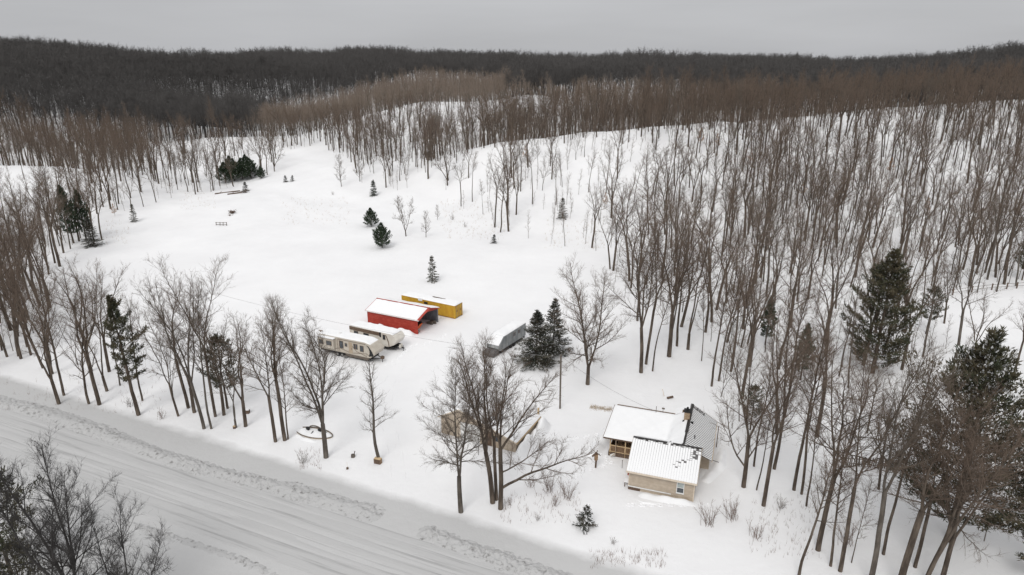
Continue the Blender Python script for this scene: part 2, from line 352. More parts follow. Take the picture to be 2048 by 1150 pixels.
def bare_tree_mesh(seed, H=19, r0=.22, bole=.4, leaders=1, split=.3, lead_ang=16, limb_len=.34, limb_ang=42, nlimb=22, sub=5, tw=5, tw2=3, up=.10,
                   wig=.05, mats=('bark', 'twig'), thin=1.0, extra=None, lean=(0, 0), twl=1.0, min_r=.008):
    """bare deciduous tree: trunk and limbs (one mesh) and the finer branches (another)"""
    g = np.random.default_rng(seed); tV, tT, tQ, cV, cT, cQ = [], [], [], [], [], []
    segs = []                                     # (p, dir, radius) samples for fine branches
    def stem(p, d, L, r, k, wig_, upf, rt=.12, tV=tV, tQ=tQ):
        n = max(5, int(L / .9) + 1); P = [np.array(p, float)]; d = unit(np.array(d, float))
        for i in range(n - 1):
            d = unit(d + g.normal(size=3) * wig_ + UP * upf); P.append(P[-1] + d * L / (n - 1))
        P = np.array(P); t = np.linspace(0, 1, n); rad = r * ((1 - t) ** 1.05 * (1 - rt) + rt) + .004
        tube(P, rad, k, tV, tQ, tT); return P, rad
    stems = []
    if leaders == 1:
        P, rad = stem((0, 0, -.4), (lean[0], lean[1], 1), H, r0, 8, wig * .5, .02)
        stems.append((P, rad, bole))
    else:
        Hs = H * split; P, rad = stem((0, 0, -.4), (lean[0], lean[1], 1), Hs + .4, r0, 9, wig * .3, .03, rt=.8)
        for i in range(leaders):
            a = 6.283 * i / leaders + g.uniform(-.4, .4); an = R(lead_ang * g.uniform(.55, 1.35))
            d = np.array([math.cos(a) * math.sin(an), math.sin(a) * math.sin(an), math.cos(an)]) + np.array([lean[0], lean[1], 0])
            P2, rad2 = stem(P[-1] - UP * .25, d, (H - Hs) * g.uniform(.85, 1.06), r0 * g.uniform(.42, .56), 7, wig, .035)
            stems.append((P2, rad2, max(.1, (bole - split) / (1 - split))))
    rad0 = tV[0].reshape(len(tV[0]), 3) if False else None
    # root flare
    if extra:
        for (z, az, an, L, r) in extra:
            d = np.array([math.cos(az) * math.sin(an), math.sin(az) * math.sin(an), math.cos(an)])
            P0 = stems[0][0] if leaders == 1 else P; k = np.argmin(abs(P0[:, 2] - z))
            P2, rad2 = stem(P0[k], d, L, r, 6, wig, .05); stems.append((P2, rad2, .15))
    limbs = []
    per = max(3, nlimb // len(stems))
    for (P, rad, b) in stems:
        n = len(P); az = g.uniform(0, 6.28)
        for i in range(per):
            t = b + (1 - b) * (i + g.uniform(.1, .9)) / per * .97; f = t * (n - 1); k = min(int(f), n - 2); q = P[k] + (P[k + 1] - P[k]) * (f - k)
            rr = rad[k]; d0 = unit(P[k + 1] - P[k]); az += 2.4 + g.uniform(-.5, .5); rel = (t - b) / (1 - b)
            an = R(limb_ang * (1.15 - .5 * rel) * g.uniform(.75, 1.25)); a = unit(np.cross(d0, np.array([math.cos(az), math.sin(az), .01])))
            d = d0 * math.cos(an) + a * math.sin(an); L = H * limb_len * (1 - .68 * rel) * g.uniform(.65, 1.2)
            if L < .5: continue
            P2, r2 = stem(q, d, L, min(rr * .5, .014 + L * .0115), 5, wig * 1.6, up, rt=.1, tV=(tV if L > H * .2 else cV), tQ=(tQ if L > H * .2 else cQ))
            limbs.append((P2, r2, L))
        k0 = int(b * (n - 1)); limbs.append((P[max(k0, n // 2):], rad[max(k0, n // 2):], np.linalg.norm(P[-1] - P[max(k0, n // 2)])))
    # level 2 branches along the limbs
    fine = []
    for (P, rad, L) in limbs:
        ns = max(2, int(sub * L / 2.2 * thin)); n = len(P)
        for i in range(ns):
            t = .12 + .86 * (i + g.random()) / ns; f = t * (n - 1); k = min(int(f), n - 2); q = P[k] + (P[k + 1] - P[k]) * (f - k)
            d0 = unit(P[k + 1] - P[k]); a = unit(np.cross(d0, g.normal(size=3))); an = R(g.uniform(25, 50)); d = d0 * math.cos(an) + a * math.sin(an) + UP * .1
            L2 = (.35 + .28 * L * (1 - t * .75)) * g.uniform(.6, 1.3); r = min(rad[k] * .6, .012 + L2 * .009)
            n2 = 4; Pp = [q]; dd = unit(d)
            for j in range(n2 - 1): dd = unit(dd + g.normal(size=3) * wig * 1.8 + UP * up * .8); Pp.append(Pp[-1] + dd * L2 / (n2 - 1))
            Pp = np.array(Pp); tube(Pp, np.maximum(np.linspace(r, r * .35, n2), min_r), 3, cV, cQ, cT); fine.append((Pp, L2))
    # level 3 and 4 twigs, all at once
    A = np.array([p[i] for p, _ in fine for i in range(3)]); Bv = np.array([p[i + 1] for p, _ in fine for i in range(3)]); Ls = np.array([L for _, L in fine for i in range(3)])
    w = Ls / Ls.sum(); N = int(len(fine) * tw * thin)
    ii = g.choice(len(A), N, p=w); t = g.random(N)[:, None]; S = A[ii] + (Bv[ii] - A[ii]) * t; d0 = unit(Bv[ii] - A[ii])
    a = unit(np.cross(d0, g.normal(size=(N, 3)))); an = np.radians(g.uniform(22, 48, N))[:, None]; D = d0 * np.cos(an) + a * np.sin(an) + UP * .12
    L3 = g.uniform(.4, 1.1, N) * .9 * twl
    _, mid, end, D2 = twigs(S, D, L3, np.maximum(np.full(N, .0085), min_r * .9), cV, cT, cQ, g)
    N4 = int(N * tw2); ii = g.integers(0, N, N4); t = g.random(N4)[:, None]; S4 = S[ii] * (1 - t) + end[ii] * t; d0 = D2[ii]
    a = unit(np.cross(d0, g.normal(size=(N4, 3)))); an = np.radians(g.uniform(20, 50, N4))[:, None]; D = d0 * np.cos(an) + a * np.sin(an) + UP * .1
    twigs(S4, D, g.uniform(.25, .65, N4) * twl, np.full(N4, max(.0055, min_r * .8)), cV, cT, cQ, g, two=False)
    return finish('trunk', tV, tT, tQ, M[mats[0]]), finish('crown', cV, cT, cQ, M[mats[1]])
def sprays(P, D, L, W, g, flat=.5):
    """diamond-shaped needle sprays: returns vertices and quads"""
    N = len(P); D = unit(D); nrm = unit(g.normal(size=(N, 3)) * flat + UP); a = unit(np.cross(D, nrm))
    v = np.stack([P, P + D * (L * .45)[:, None] + a * (W * .5)[:, None], P + D * L[:, None], P + D * (L * .45)[:, None] - a * (W * .5)[:, None]], 1)
    return v.reshape(-1, 3)
def conifer_mesh(seed, H=14, r0=.2, R0_=3.0, start=.12, kind='spruce', mats=('bark', 'needle'), dens=1.0, droop=.15, spray=(.45, .12), snow=.05, whorl=.42, gaps=.0, side=None):
    g = np.random.default_rng(seed); tV, tT, tQ = [], [], []
    n = 14; z = np.linspace(-.4, H, n); P = np.stack([np.cumsum(g.normal(size=n) * .03), np.cumsum(g.normal(size=n) * .03), z], -1)
    tube(P, r0 * (1 - np.linspace(0, 1, n) * .95) + .006, 7, tV, tQ, tT)
    Ps, Ds, Ls, Ws = [], [], [], []; sP_, sD, sL, sW = [], [], [], []
    zz = H * start
    while zz < H - .15:
        t = (zz - H * start) / (H * (1 - start))
        if kind == 'spruce': prof = (1 - t) ** .85 * R0_ + .12; ang = R(95 - 45 * t)
        elif kind == 'pine': prof = R0_ * (math.sin(min(1, (t + .12) * .95) ** .75 * math.pi) ** .8 * .9 + .12) * g.uniform(.6, 1.15); ang = R(80 - 32 * t)
        else: prof = R0_ * (.35 + .9 * math.sin(math.pi * min(1, t * .8 + .25))) * (1.05 - t * .75); ang = R(72 - 40 * t)
        nb = max(4, int(g.integers(5, 8)))
        for b in range(nb):
            if g.random() < gaps: continue
            az = 6.283 * (b + g.random()) / nb; Lb = prof * g.uniform(.68, 1.15)
            if side is not None: Lb *= .55 + .6 * max(0, math.cos(az - side))
            d = np.array([math.cos(az) * math.sin(ang), math.sin(az) * math.sin(ang), math.cos(ang)]); q = np.array([np.interp(zz, z, P[:, 0]), np.interp(zz, z, P[:, 1]), zz + g.uniform(-.15, .15)])
            m = 5; pts = [q]; dd = d.copy()
            for j in range(m - 1):
                dd = unit(dd + UP * (-droop if kind == 'spruce' and j < 2 else .10) + g.normal(size=3) * .07); pts.append(pts[-1] + dd * Lb / (m - 1))
            pts = np.array(pts); tube(pts, np.linspace(.02 + Lb * .008, .006, m), 3, tV, tQ, tT)
            ns = int((8 + Lb * 13) * dens)
            tt = g.uniform(.18 if kind == 'spruce' else .38, 1.02, ns) ** (1 if kind == 'spruce' else .8); f = np.clip(tt, 0, .999) * (m - 1); k = f.astype(int); S = pts[k] + (pts[k + 1] - pts[k]) * (f - k)[:, None]
            d0 = unit(pts[k + 1] - pts[k]); lat = unit(np.cross(d0, UP)); sg = g.choice([-1, 1], ns)[:, None]
            if kind == 'spruce': D = d0 * g.uniform(.4, 1, ns)[:, None] + lat * sg * g.uniform(.3, 1.1, ns)[:, None] - UP * g.uniform(-.15, .45, ns)[:, None]; S = S + lat * sg * (g.random(ns) * .28 * Lb * (1 - tt * .75))[:, None]
            else: D = d0 * .6 + g.normal(size=(ns, 3)) * .6 + UP * .35; S = S + lat * sg * (g.random(ns) * .32 * Lb * (1.05 - tt * .6))[:, None] + UP * g.uniform(-.1, .2, ns)[:, None]
            Ps.append(S); Ds.append(D); Ls.append(g.uniform(.6, 1.2, ns) * spray[0]); Ws.append(g.uniform(.7, 1.3, ns) * spray[1])
            if snow and g.random() < .8:
                ks = g.random(ns) < snow * 2; sP_.append(S[ks] + UP * .05); sD.append(d0[ks] + g.normal(size=(ks.sum(), 3)) * .25); sL.append(np.full(ks.sum(), spray[0] * .8)); sW.append(np.full(ks.sum(), spray[1] * 1.6))
        zz += whorl * g.uniform(.75, 1.2) * (1.0 if t < .7 else .7)
    # leader tuft
    ns = int(30 * dens); Ps.append(np.tile(P[-1], (ns, 1)) - UP * g.uniform(0, .8, ns)[:, None]); Ds.append(g.normal(size=(ns, 3)) * .5 + UP * .9); Ls.append(np.full(ns, spray[0])); Ws.append(np.full(ns, spray[1]))
    V = sprays(np.concatenate(Ps), np.concatenate(Ds), np.concatenate(Ls), np.concatenate(Ws), g)
    crown = np_mesh('crown', V, [], np.arange(len(V)).reshape(-1, 4), M[mats[1]])
    sn = None
    if snow and sP_:
        V = sprays(np.concatenate(sP_), np.concatenate(sD), np.concatenate(sL), np.concatenate(sW), g, flat=.15)
        if len(V): sn = np_mesh('snow_cover', V, [], np.arange(len(V)).reshape(-1, 4), M['snow_clean'])
    return finish('trunk', tV, tT, tQ, M[mats[0]]), crown, sn
def shrub_mesh(seed, H=2, n=14, spread=35, m='twig_red', tw=16, r=.018):
    g = np.random.default_rng(seed); V, T, Q = [], [], []; A, Bv = [], []
    for i in range(n):
        az = g.uniform(0, 6.28); an = R(g.uniform(3, spread)); d = np.array([math.cos(az) * math.sin(an), math.sin(az) * math.sin(an), math.cos(an)]); L = H * g.uniform(.5, 1.1); k = 6
        Pp = [np.array([g.normal() * H * .09, g.normal() * H * .09, -.1])]
        for j in range(k - 1): d = unit(d + g.normal(size=3) * .12 + UP * .03); Pp.append(Pp[-1] + d * L / (k - 1))
        Pp = np.array(Pp); tube(Pp, np.linspace(r, r * .35, k), 3, V, Q, T); A.append(Pp[1:-1]); Bv.append(Pp[2:])
    A = np.concatenate(A); Bv = np.concatenate(Bv); N = n * tw; ii = g.integers(0, len(A), N); t = g.random(N)[:, None]; S = A[ii] * (1 - t) + Bv[ii] * t
    D = unit(Bv[ii] - A[ii]) + g.normal(size=(N, 3)) * .45 + UP * .2
    twigs(S, D, g.uniform(.12, .32, N) * H, np.full(N, r * .38), V, T, Q, g)
    return finish('branches', V, T, Q, M[m])

B = bare_tree_mesh
PROTO = {}
# forest trees: tall, clear-boled, brush-like crowns
for i, (H, r, bo, nl, ll, la) in enumerate([(20, .2, .42, 22, .27, 44), (18, .2, .55, 22, .25, 40), (21, .26, .48, 26, .25, 44), (17, .15, .5, 16, .24, 40), (19, .22, .5, 24, .25, 40),
                                       (22, .3, .5, 26, .3, 50), (16, .12, .55, 16, .22, 46), (14, .11, .25, 20, .3, 44), (20, .17, .6, 18, .22, 36)]):
    PROTO['f%d' % i] = B(100 + i, H=H, r0=r, bole=bo, nlimb=nl, limb_len=ll, limb_ang=la, sub=4.2, tw=4.4, tw2=2.2, up=.055, wig=.085, min_r=.008, leaders=(1, 2, 2, 1, 3, 3, 1, 2, 1)[i], split=(.5, .5, .4, .5, .45, .4, .5, .15, .5)[i], lead_ang=(12, 12, 12, 12, 14, 19, 12, 16, 12)[i], mats=(('bark', 'twig'), ('bark_grey', 'twig_grey'))[i in (1, 6, 7)])
for i, (H, r, sp, ld, la) in enumerate([(19, .26, .3, 3, 11), (20, .3, .22, 4, 13), (18, .24, .38, 3, 12)]):
    PROTO['m%d' % i] = B(200 + i, H=H, r0=r, bole=sp + .12, split=sp, leaders=ld, lead_ang=la * 1.35, nlimb=26, limb_len=.24, limb_ang=42, sub=4.2, tw=4.4, tw2=2.2, up=.055, wig=.08, min_r=.008)
# saplings
for i in range(3):
    PROTO['s%d' % i] = B(300 + i, H=9 - i, r0=.055, bole=.25, nlimb=14, limb_len=.14, limb_ang=30, sub=3, tw=3, tw2=1.5, up=.08, mats=('twig_grey', 'twig'), min_r=.009)
# far trees, light and wide
for i in range(4):
    PROTO['x%d' % i] = B(400 + i, H=17 + 1.5 * i, r0=.17, bole=.42, leaders=(1, 2, 1, 3)[i], split=.45, lead_ang=15, nlimb=18, limb_len=.27, limb_ang=46, sub=3, tw=3.4, tw2=1.2, up=.05, wig=.09, mats=('bark_grey', 'twig_brown'), thin=.8, twl=1.7, min_r=.026)
def recolour(pair, ms):
    out = []
    for me, mm in zip(pair, ms):
        c = me.copy(); c.materials.clear(); c.materials.append(M[mm]); out.append(c)
    return tuple(out)
for i in range(5):
    PROTO['d%d' % i] = B(450 + i, H=18 + i, r0=.2, bole=.4, leaders=(1, 2, 3, 1, 3)[i], split=.42, lead_ang=17, nlimb=20, limb_len=.28, limb_ang=50, sub=3.2, tw=3.6, tw2=1.2, up=.04, wig=.1, mats=('bark_darkened', 'twig_darkened'), thin=.85, twl=1.9, min_r=.036)

used = {}
def put_tree(key, X, Y, s=1.0, rz=0.0, label=None, group=None, tilt=(0, 0), cat='tree', name='bare_tree', parts=('trunk', 'crown', 'snow_cover'), z=None, sz=None):
    ms = PROTO[key]
    e = empty(name, (X, Y, (h1(X, Y) if z is None else z)), rz, label, cat, group)
    e.rotation_euler = (tilt[0], tilt[1], rz); e.scale = (s, s, sz or s)
    for nm, me in zip(parts, ms):
        if me is not None: _o = link_mesh(nm, me, e); used.setdefault((key, nm), _o); (nm == 'snow_cover') and tag(_o, kind='stuff')
    return e

# ------------------------------------------------------------------ hero trees: (pixel of the base, height, builder, label)
def lean_to(px, deg): return (0, R(deg))       # tilt to the right (+) or left (-)
G_ROAD = 'bare trees lining the road bank'
hero_specs = [
 # key, (px, py), H, args, label, tilt_y deg, rz
 ('a0', (118, 808), 16.5, dict(seed=11, leaders=3, split=.2, lead_ang=13, r0=.27, bole=.35, nlimb=33, limb_len=.24), 'leaning many-stemmed bare tree at the road bank, far left of the row', -9, 0),
 ('a1', (128, 791), 17, dict(seed=12, leaders=1, r0=.2, bole=.3, nlimb=26, limb_len=.25), 'straight bare tree just behind the leaning far-left roadside tree', -5, 1),
 ('a2', (178, 807), 15, dict(seed=13, leaders=1, r0=.2, bole=.22, nlimb=24, limb_len=.28, wig=.09), 'crooked bare tree with spreading low limbs on the left road bank', -8, 2),
 ('a3', (214, 782), 17.5, dict(seed=14, leaders=2, split=.12, lead_ang=7, r0=.24, bole=.35, nlimb=28, limb_len=.24), 'thick forked bare tree left of the green-topped pine', -4, 3),
 ('a4', (357, 832), 14, dict(seed=15, leaders=2, split=.3, lead_ang=12, r0=.17, bole=.3, nlimb=22, limb_len=.3, wig=.08), 'bare tree with wispy low branches right of the green-topped pine', -7, 4),
 ('a5', (389, 825), 17.5, dict(seed=16, leaders=3, split=.18, lead_ang=9, r0=.27, bole=.4, nlimb=32, limb_len=.23), 'tall fan-shaped bare tree rising behind two smooth trunks by the road', -3, 5),
 ('a6', (408, 857), 18.5, dict(seed=17, leaders=3, split=.32, lead_ang=10, r0=.24, bole=.42, nlimb=32, limb_len=.23), 'smooth-trunked bare tree leaning left, front of its roadside clump', -6, 6),
 ('a7', (423, 857), 17, dict(seed=18, leaders=1, r0=.17, bole=.4, nlimb=24, limb_len=.22), 'slim smooth trunk directly right of the left-leaning roadside tree', -4, 7),
 ('a8', (431, 833), 19.5, dict(seed=19, leaders=2, split=.45, lead_ang=12, r0=.21, bole=.5, nlimb=30, limb_len=.24), 'tallest arching bare tree left of the dark roadside pine', -2, 8),
 ('a9', (472, 855), 13, dict(seed=20, leaders=2, split=.08, lead_ang=8, r0=.17, bole=.3, nlimb=22, limb_len=.25), 'twin-stemmed bare tree right in front of the dark roadside pine', -1, 9),
 ('b0', (551, 883), 15.5, dict(seed=21, leaders=2, split=.35, lead_ang=9, r0=.24, bole=.36, nlimb=36, limb_len=.27, tw=6), 'bare tree leaning left at the left of the trailer-side clump', -6, 10),
 ('b1', (570, 880), 16, dict(seed=22, leaders=3, split=.45, lead_ang=9, r0=.27, bole=.34, nlimb=36, limb_len=.25, tw=6), 'upright bare tree in the middle of the roadside clump with twin thin stems', -1, 11),
 ('b2', (576, 878), 11, dict(seed=23, leaders=1, r0=.12, bole=.3, nlimb=20, limb_len=.22), 'thin bare stem at the right foot of the roadside clump', 4, 12),
 ('b3', (652, 915), 18.2, dict(seed=24, leaders=4, split=.22, lead_ang=12, r0=.34, bole=.3, nlimb=48, limb_len=.26, sub=6, tw=7, tw2=3), 'large four-leader bare tree beside the snow-filled boat', -2, 13),
 ('b4', (758, 923), 11.8, dict(seed=25, leaders=1, r0=.25, bole=.28, nlimb=20, limb_len=.26, limb_ang=55, wig=.09, tw=4), 'crooked sparse bare tree with a wooden box at its foot', -5, 14),
 ('c0', (922, 1024), 14.5, dict(seed=26, leaders=2, split=.27, lead_ang=9, r0=.30, bole=.2, nlimb=46, limb_len=.34, limb_ang=58, up=.05, sub=6, tw=7, tw2=3), 'wide-branching bare tree in front of the beige garage door', -1, 15),
 ('c1', (985, 1006), 18, dict(seed=27, leaders=3, split=.3, lead_ang=11, r0=.31, bole=.36, nlimb=40, limb_len=.24, sub=6, tw=7, tw2=3), 'left and thickest stem of the three-trunk clump in front of the garage', -4, 16),
 ('c2', (993, 1000), 16.5, dict(seed=28, leaders=2, split=.4, lead_ang=10, r0=.22, bole=.42, nlimb=30, limb_len=.24, sub=6, tw=6), 'middle slender stem of the three-trunk clump in front of the garage', 0, 17),
 ('c3', (1001, 1018), 15.5, dict(seed=29, leaders=3, split=.42, lead_ang=15, r0=.29, bole=.46, nlimb=40, limb_len=.26, sub=6, tw=7, tw2=3, extra=[(2.1, 0.1, R(52), 10.5, .17), (4.2, -.5, R(48), 7, .09)]), 'right stem of the three-trunk clump with a long limb reaching right', 2, 0),
 ('e0', (1175, 769), 17.0, dict(seed=30, leaders=3, split=.16, lead_ang=17, r0=.34, bole=.2, nlimb=50, limb_len=.37, limb_ang=50, up=.05, sub=6, tw=7, tw2=3), 'broad open-grown bare tree between the spruces and the tall woods', -1, 19),
 ('e1', (1282, 745), 23, dict(seed=31, leaders=3, split=.3, lead_ang=8, r0=.33, bole=.25, nlimb=52, limb_len=.3, limb_ang=46, up=.07, tw=7), 'front tree of the tall trio at the wood edge right of the open-grown tree', 0, 20),
 ('e2', (1292, 728), 22, dict(seed=32, leaders=2, split=.5, lead_ang=9, r0=.24, bole=.4, nlimb=30, limb_len=.22), 'slanting trunk just behind the front tree of the tall trio', 3, 21),
 ('e3', (1305, 742), 16, dict(seed=33, leaders=1, r0=.14, bole=.5, nlimb=18, limb_len=.2), 'thin short trunk right beside the front tree of the tall trio', 2, 22),
 ('e4', (1338, 713), 23, dict(seed=34, leaders=4, split=.3, lead_ang=11, r0=.4, bole=.28, nlimb=56, limb_len=.3, limb_ang=46, up=.07, tw=7), 'massive multi-stemmed tree in the middle of the tall wood-edge trees', 0, 23),
 ('e5', (1354, 692), 20, dict(seed=35, leaders=1, r0=.24, bole=.5, nlimb=24, limb_len=.2), 'single straight trunk right behind the massive wood-edge tree', 1, 24),
 ('e6', (1376, 699), 22, dict(seed=36, leaders=2, split=.12, lead_ang=7, r0=.3, bole=.4, nlimb=34, limb_len=.22), 'forked leaning tree right of the massive wood-edge tree', 3, 25),
 ('e7', (1423, 772), 20, dict(seed=37, leaders=1, r0=.19, bole=.42, nlimb=26, limb_len=.22, wig=.06), 'slightly bowed bare trunk left of a straight one, above the house roof', -3, 26),
 ('e8', (1437, 762), 21, dict(seed=38, leaders=1, r0=.18, bole=.45, nlimb=26, limb_len=.22), 'straight bare trunk right beside the bowed one above the house roof', 1, 27),
 ('e9', (1403, 722), 13, dict(seed=39, leaders=1, r0=.09, bole=.4, nlimb=18, limb_len=.2), 'slender young tree standing behind the bowed trunk', 0, 28),
 ('g0', (1487, 974), 19, dict(seed=40, leaders=3, split=.32, lead_ang=22, r0=.33, bole=.2, nlimb=44, limb_len=.32, limb_ang=50, up=.06, tw=6, extra=[(2.5, 2.9, R(42), 9, .11), (3.2, .3, R(40), 5, .08)]), 'bare tree with long limbs arching over the right end of the house', 0, 0),
 ('g1', (1508, 933), 15, dict(seed=41, leaders=1, r0=.17, bole=.35, nlimb=22, limb_len=.22), 'thinner trunk right behind the tree arching over the house', 1, 30),
 ('g2', (1513, 980), 13, dict(seed=42, leaders=1, r0=.11, bole=.4, nlimb=16, limb_len=.2), 'pole-thin bare tree between the arching tree and a thick dark trunk', 3, 31),
 ('g3', (1527, 1011), 20, dict(seed=43, leaders=2, split=.35, lead_ang=10, r0=.29, bole=.42, nlimb=34, limb_len=.24, wig=.06), 'thick dark trunk nearest the two shrubs by the house corner', 3, 32),
 ('g4', (1548, 938), 20, dict(seed=44, leaders=1, r0=.27, bole=.5, nlimb=26, limb_len=.2), 'straight thick trunk behind the dark trunk near the house corner', 0, 33),
 ('g5', (1569, 835), 19, dict(seed=45, leaders=1, r0=.25, bole=.5, nlimb=26, limb_len=.2), 'lone straight trunk farther back between the house and the picket fence', 2, 34),
 ('g6', (1588, 980), 21, dict(seed=46, leaders=1, r0=.26, bole=.48, nlimb=28, limb_len=.2), 'straight trunk left of the crooked forked one, left of the picket fence', 1, 35),
 ('g7', (1603, 988), 17, dict(seed=47, leaders=3, split=.42, lead_ang=14, r0=.19, bole=.5, nlimb=26, limb_len=.24, wig=.08), 'crooked forked bare tree left of the picket fence', 4, 36),
 ('h0', (1636, 1100), 20, dict(seed=48, leaders=3, split=.38, lead_ang=13, r0=.33, bole=.2, nlimb=46, limb_len=.36, limb_ang=62, up=.03, wig=.07, tw=6), 'big bare tree with long low limbs, left end of the picket fence', 1, 37),
 ('h1', (1661, 1132), 14, dict(seed=49, leaders=1, r0=.18, bole=.4, nlimb=20, limb_len=.24), 'short upright trunk in front of the big low-limbed tree', -1, 38),
 ('h2', (1680, 1142), 21, dict(seed=50, leaders=2, split=.42, lead_ang=8, r0=.26, bole=.36, nlimb=34, limb_len=.26), 'tall trunk crossing in front of the picket fence left half', 2, 39),
 ('h3', (1739, 1170), 23, dict(seed=51, leaders=2, split=.4, lead_ang=8, r0=.32, bole=.3, nlimb=40, limb_len=.26, tw=6), 'tall light-barked tree crossing the middle of the picket fence', 2, 40),
 ('h4', (1767, 1108), 21, dict(seed=52, leaders=1, r0=.2, bole=.42, nlimb=30, limb_len=.22), 'long slender trunk crossing the right part of the picket fence', 2, 41),
 ('h5', (1796, 1180), 16.5, dict(seed=53, leaders=2, split=.5, lead_ang=8, r0=.40, bole=.45, nlimb=22, limb_len=.28, limb_ang=60, wig=.08, up=.02), 'gnarled leaning tree with a torn pale top, in front of the big pine', 4, 42),
 ('h6', (1830, 1134), 18, dict(seed=54, leaders=2, split=.4, lead_ang=9, r0=.22, bole=.36, nlimb=34, limb_len=.28), 'bare tree right of the gnarled torn tree, in front of the big pine', 3, 43),
 ('h7', (1850, 1165), 18, dict(seed=55, leaders=3, split=.35, lead_ang=16, r0=.27, bole=.25, nlimb=42, limb_len=.32, limb_ang=55, up=.04), 'leaning forked bare tree at the foot of the big pine', 7, 44),
 ('h8', (1880, 1175), 17, dict(seed=56, leaders=3, split=.3, lead_ang=20, r0=.30, bole=.2, nlimb=46, limb_len=.36, limb_ang=60, up=.03), 'spreading bare tree at the bottom right before the big pine', 6, 45),
 ('h9', (1703, 1125), 9, dict(seed=57, leaders=1, r0=.07, bole=.3, nlimb=14, limb_len=.2), 'thin young stem between two tall trunks before the picket fence', 1, 46),
 ('i0', (1734, 866), 9, dict(seed=58, leaders=1, r0=.14, bole=.35, nlimb=20, limb_len=.3), 'short leaning tree standing just beyond the picket fence', 8, 47),
]
for key, (px, py), H, kw, label, tl, rz in hero_specs:
    kw = dict(kw); sd = kw.pop('seed'); kw['r0'] *= .76 if key[0] in 'gh' else .9; kw.setdefault('sub', 5); kw['tw'] = kw.get('tw', 5.5) * .85; kw.setdefault('tw2', 2.4); kw['up'] = kw.get('up', .09) * .8; kw.setdefault('wig', .065)
    mt = ('bark_grey', 'twig_grey') if key in ('b3', 'b4', 'c0', 'h3', 'a6', 'a7', 'a9') else ('bark', 'twig')
    H *= 1.13 if px < 1100 else 1.04
    PROTO[key] = B(sd, H=H, mats=mt, min_r=.007, **kw)
    X, Y = at(px, py); put_tree(key, X, Y, 1, 0.0, label, tilt=(0, R(tl * (.5 if px < 700 else (1 if px < 1100 else .35)))))
# roadside tree whose foot is below the frame, bottom left
PROTO['z0'] = B(70, H=17.3, leaders=5, split=.2, lead_ang=20, r0=.3, bole=.22, nlimb=60, limb_len=.36, limb_ang=44, up=.05, sub=6, tw=7, tw2=3, min_r=.008, mats=('bark_darkened', 'bark_darkened'))
put_tree('z0', -35.5, 44.5, 1, 0, 'wide dark bare tree at the bottom left across the road', tilt=(0, R(-2)))
PROTO['z1'] = B(71, H=11.2, leaders=5, split=.15, lead_ang=32, r0=.2, bole=.2, nlimb=50, limb_len=.4, limb_ang=44, up=.07, sub=6, tw=7, tw2=3, min_r=.008, mats=('bark_darkened', 'bark_darkened'))
put_tree('z1', -31.5, 43.5, 1, 0, 'low spreading bare tree at the bottom left, right of the wide one', tilt=(0, R(5)))
# torn pale wood on the gnarled tree
X, Y = at(1796, 1180)
# ------------------------------------------------------------------ conifers
C = conifer_mesh
PROTO['w0'] = C(1, H=20.5, r0=.42, R0_=7.6, start=.10, kind='pine', mats=('bark', 'needle_brown'), dens=2.5, spray=(.52, .12), whorl=.66, snow=.06, gaps=.15)
PROTO['w1'] = C(2, H=17, r0=.28, R0_=3.6, start=.3, kind='pine', mats=('bark', 'needle_brown'), dens=2.2, spray=(.45, .10), whorl=.6, snow=.0, gaps=.15, side=0.0)
PROTO['w2'] = C(3, H=10, r0=.17, R0_=3.4, start=.3, kind='pine', mats=('bark', 'needle_brown'), dens=1.8, spray=(.4, .1), whorl=.55, snow=.02, gaps=.15)
PROTO['w3'] = C(4, H=17, r0=.3, R0_=5.0, start=.05, kind='pine', mats=('bark', 'needle_brown'), dens=2.4, spray=(.5, .12), whorl=.62, snow=.03, gaps=.1)
PROTO['w4'] = C(5, H=14, r0=.22, R0_=2.6, start=.18, kind='pine', mats=('bark', 'needle'), dens=2.0, spray=(.5, .12), whorl=.5, snow=.0)
PROTO['p0'] = C(6, H=9.5, r0=.18, R0_=4.3, start=.04, kind='spruce', mats=('bark', 'needle_grey'), dens=3.0, spray=(.36, .085), whorl=.36, snow=.02, droop=.12)
PROTO['p1'] = C(7, H=10, r0=.18, R0_=3.5, start=.04, kind='spruce', mats=('bark', 'needle_grey'), dens=2.6, spray=(.36, .085), whorl=.38, snow=.02, droop=.12)
PROTO['p2'] = C(8, H=6, r0=.1, R0_=2.7, start=.04, kind='fat', mats=('bark', 'needle'), dens=2.6, spray=(.42, .1), whorl=.34, snow=.02)
PROTO['p3'] = C(9, H=4.5, r0=.07, R0_=1.2, start=.05, kind='spruce', mats=('bark', 'needle'), dens=2.0, spray=(.34, .1), whorl=.32, snow=.12)
PROTO['p4'] = C(10, H=5.5, r0=.08, R0_=1.5, start=.1, kind='spruce', mats=('bark', 'needle_brown'), dens=1.5, spray=(.34, .1), whorl=.42, snow=.04, gaps=.1)
PROTO['p5'] = C(11, H=2.6, r0=.05, R0_=1.1, start=.05, kind='spruce', mats=('bark', 'needle_grey'), dens=2.2, spray=(.24, .07), whorl=.24, snow=.3)
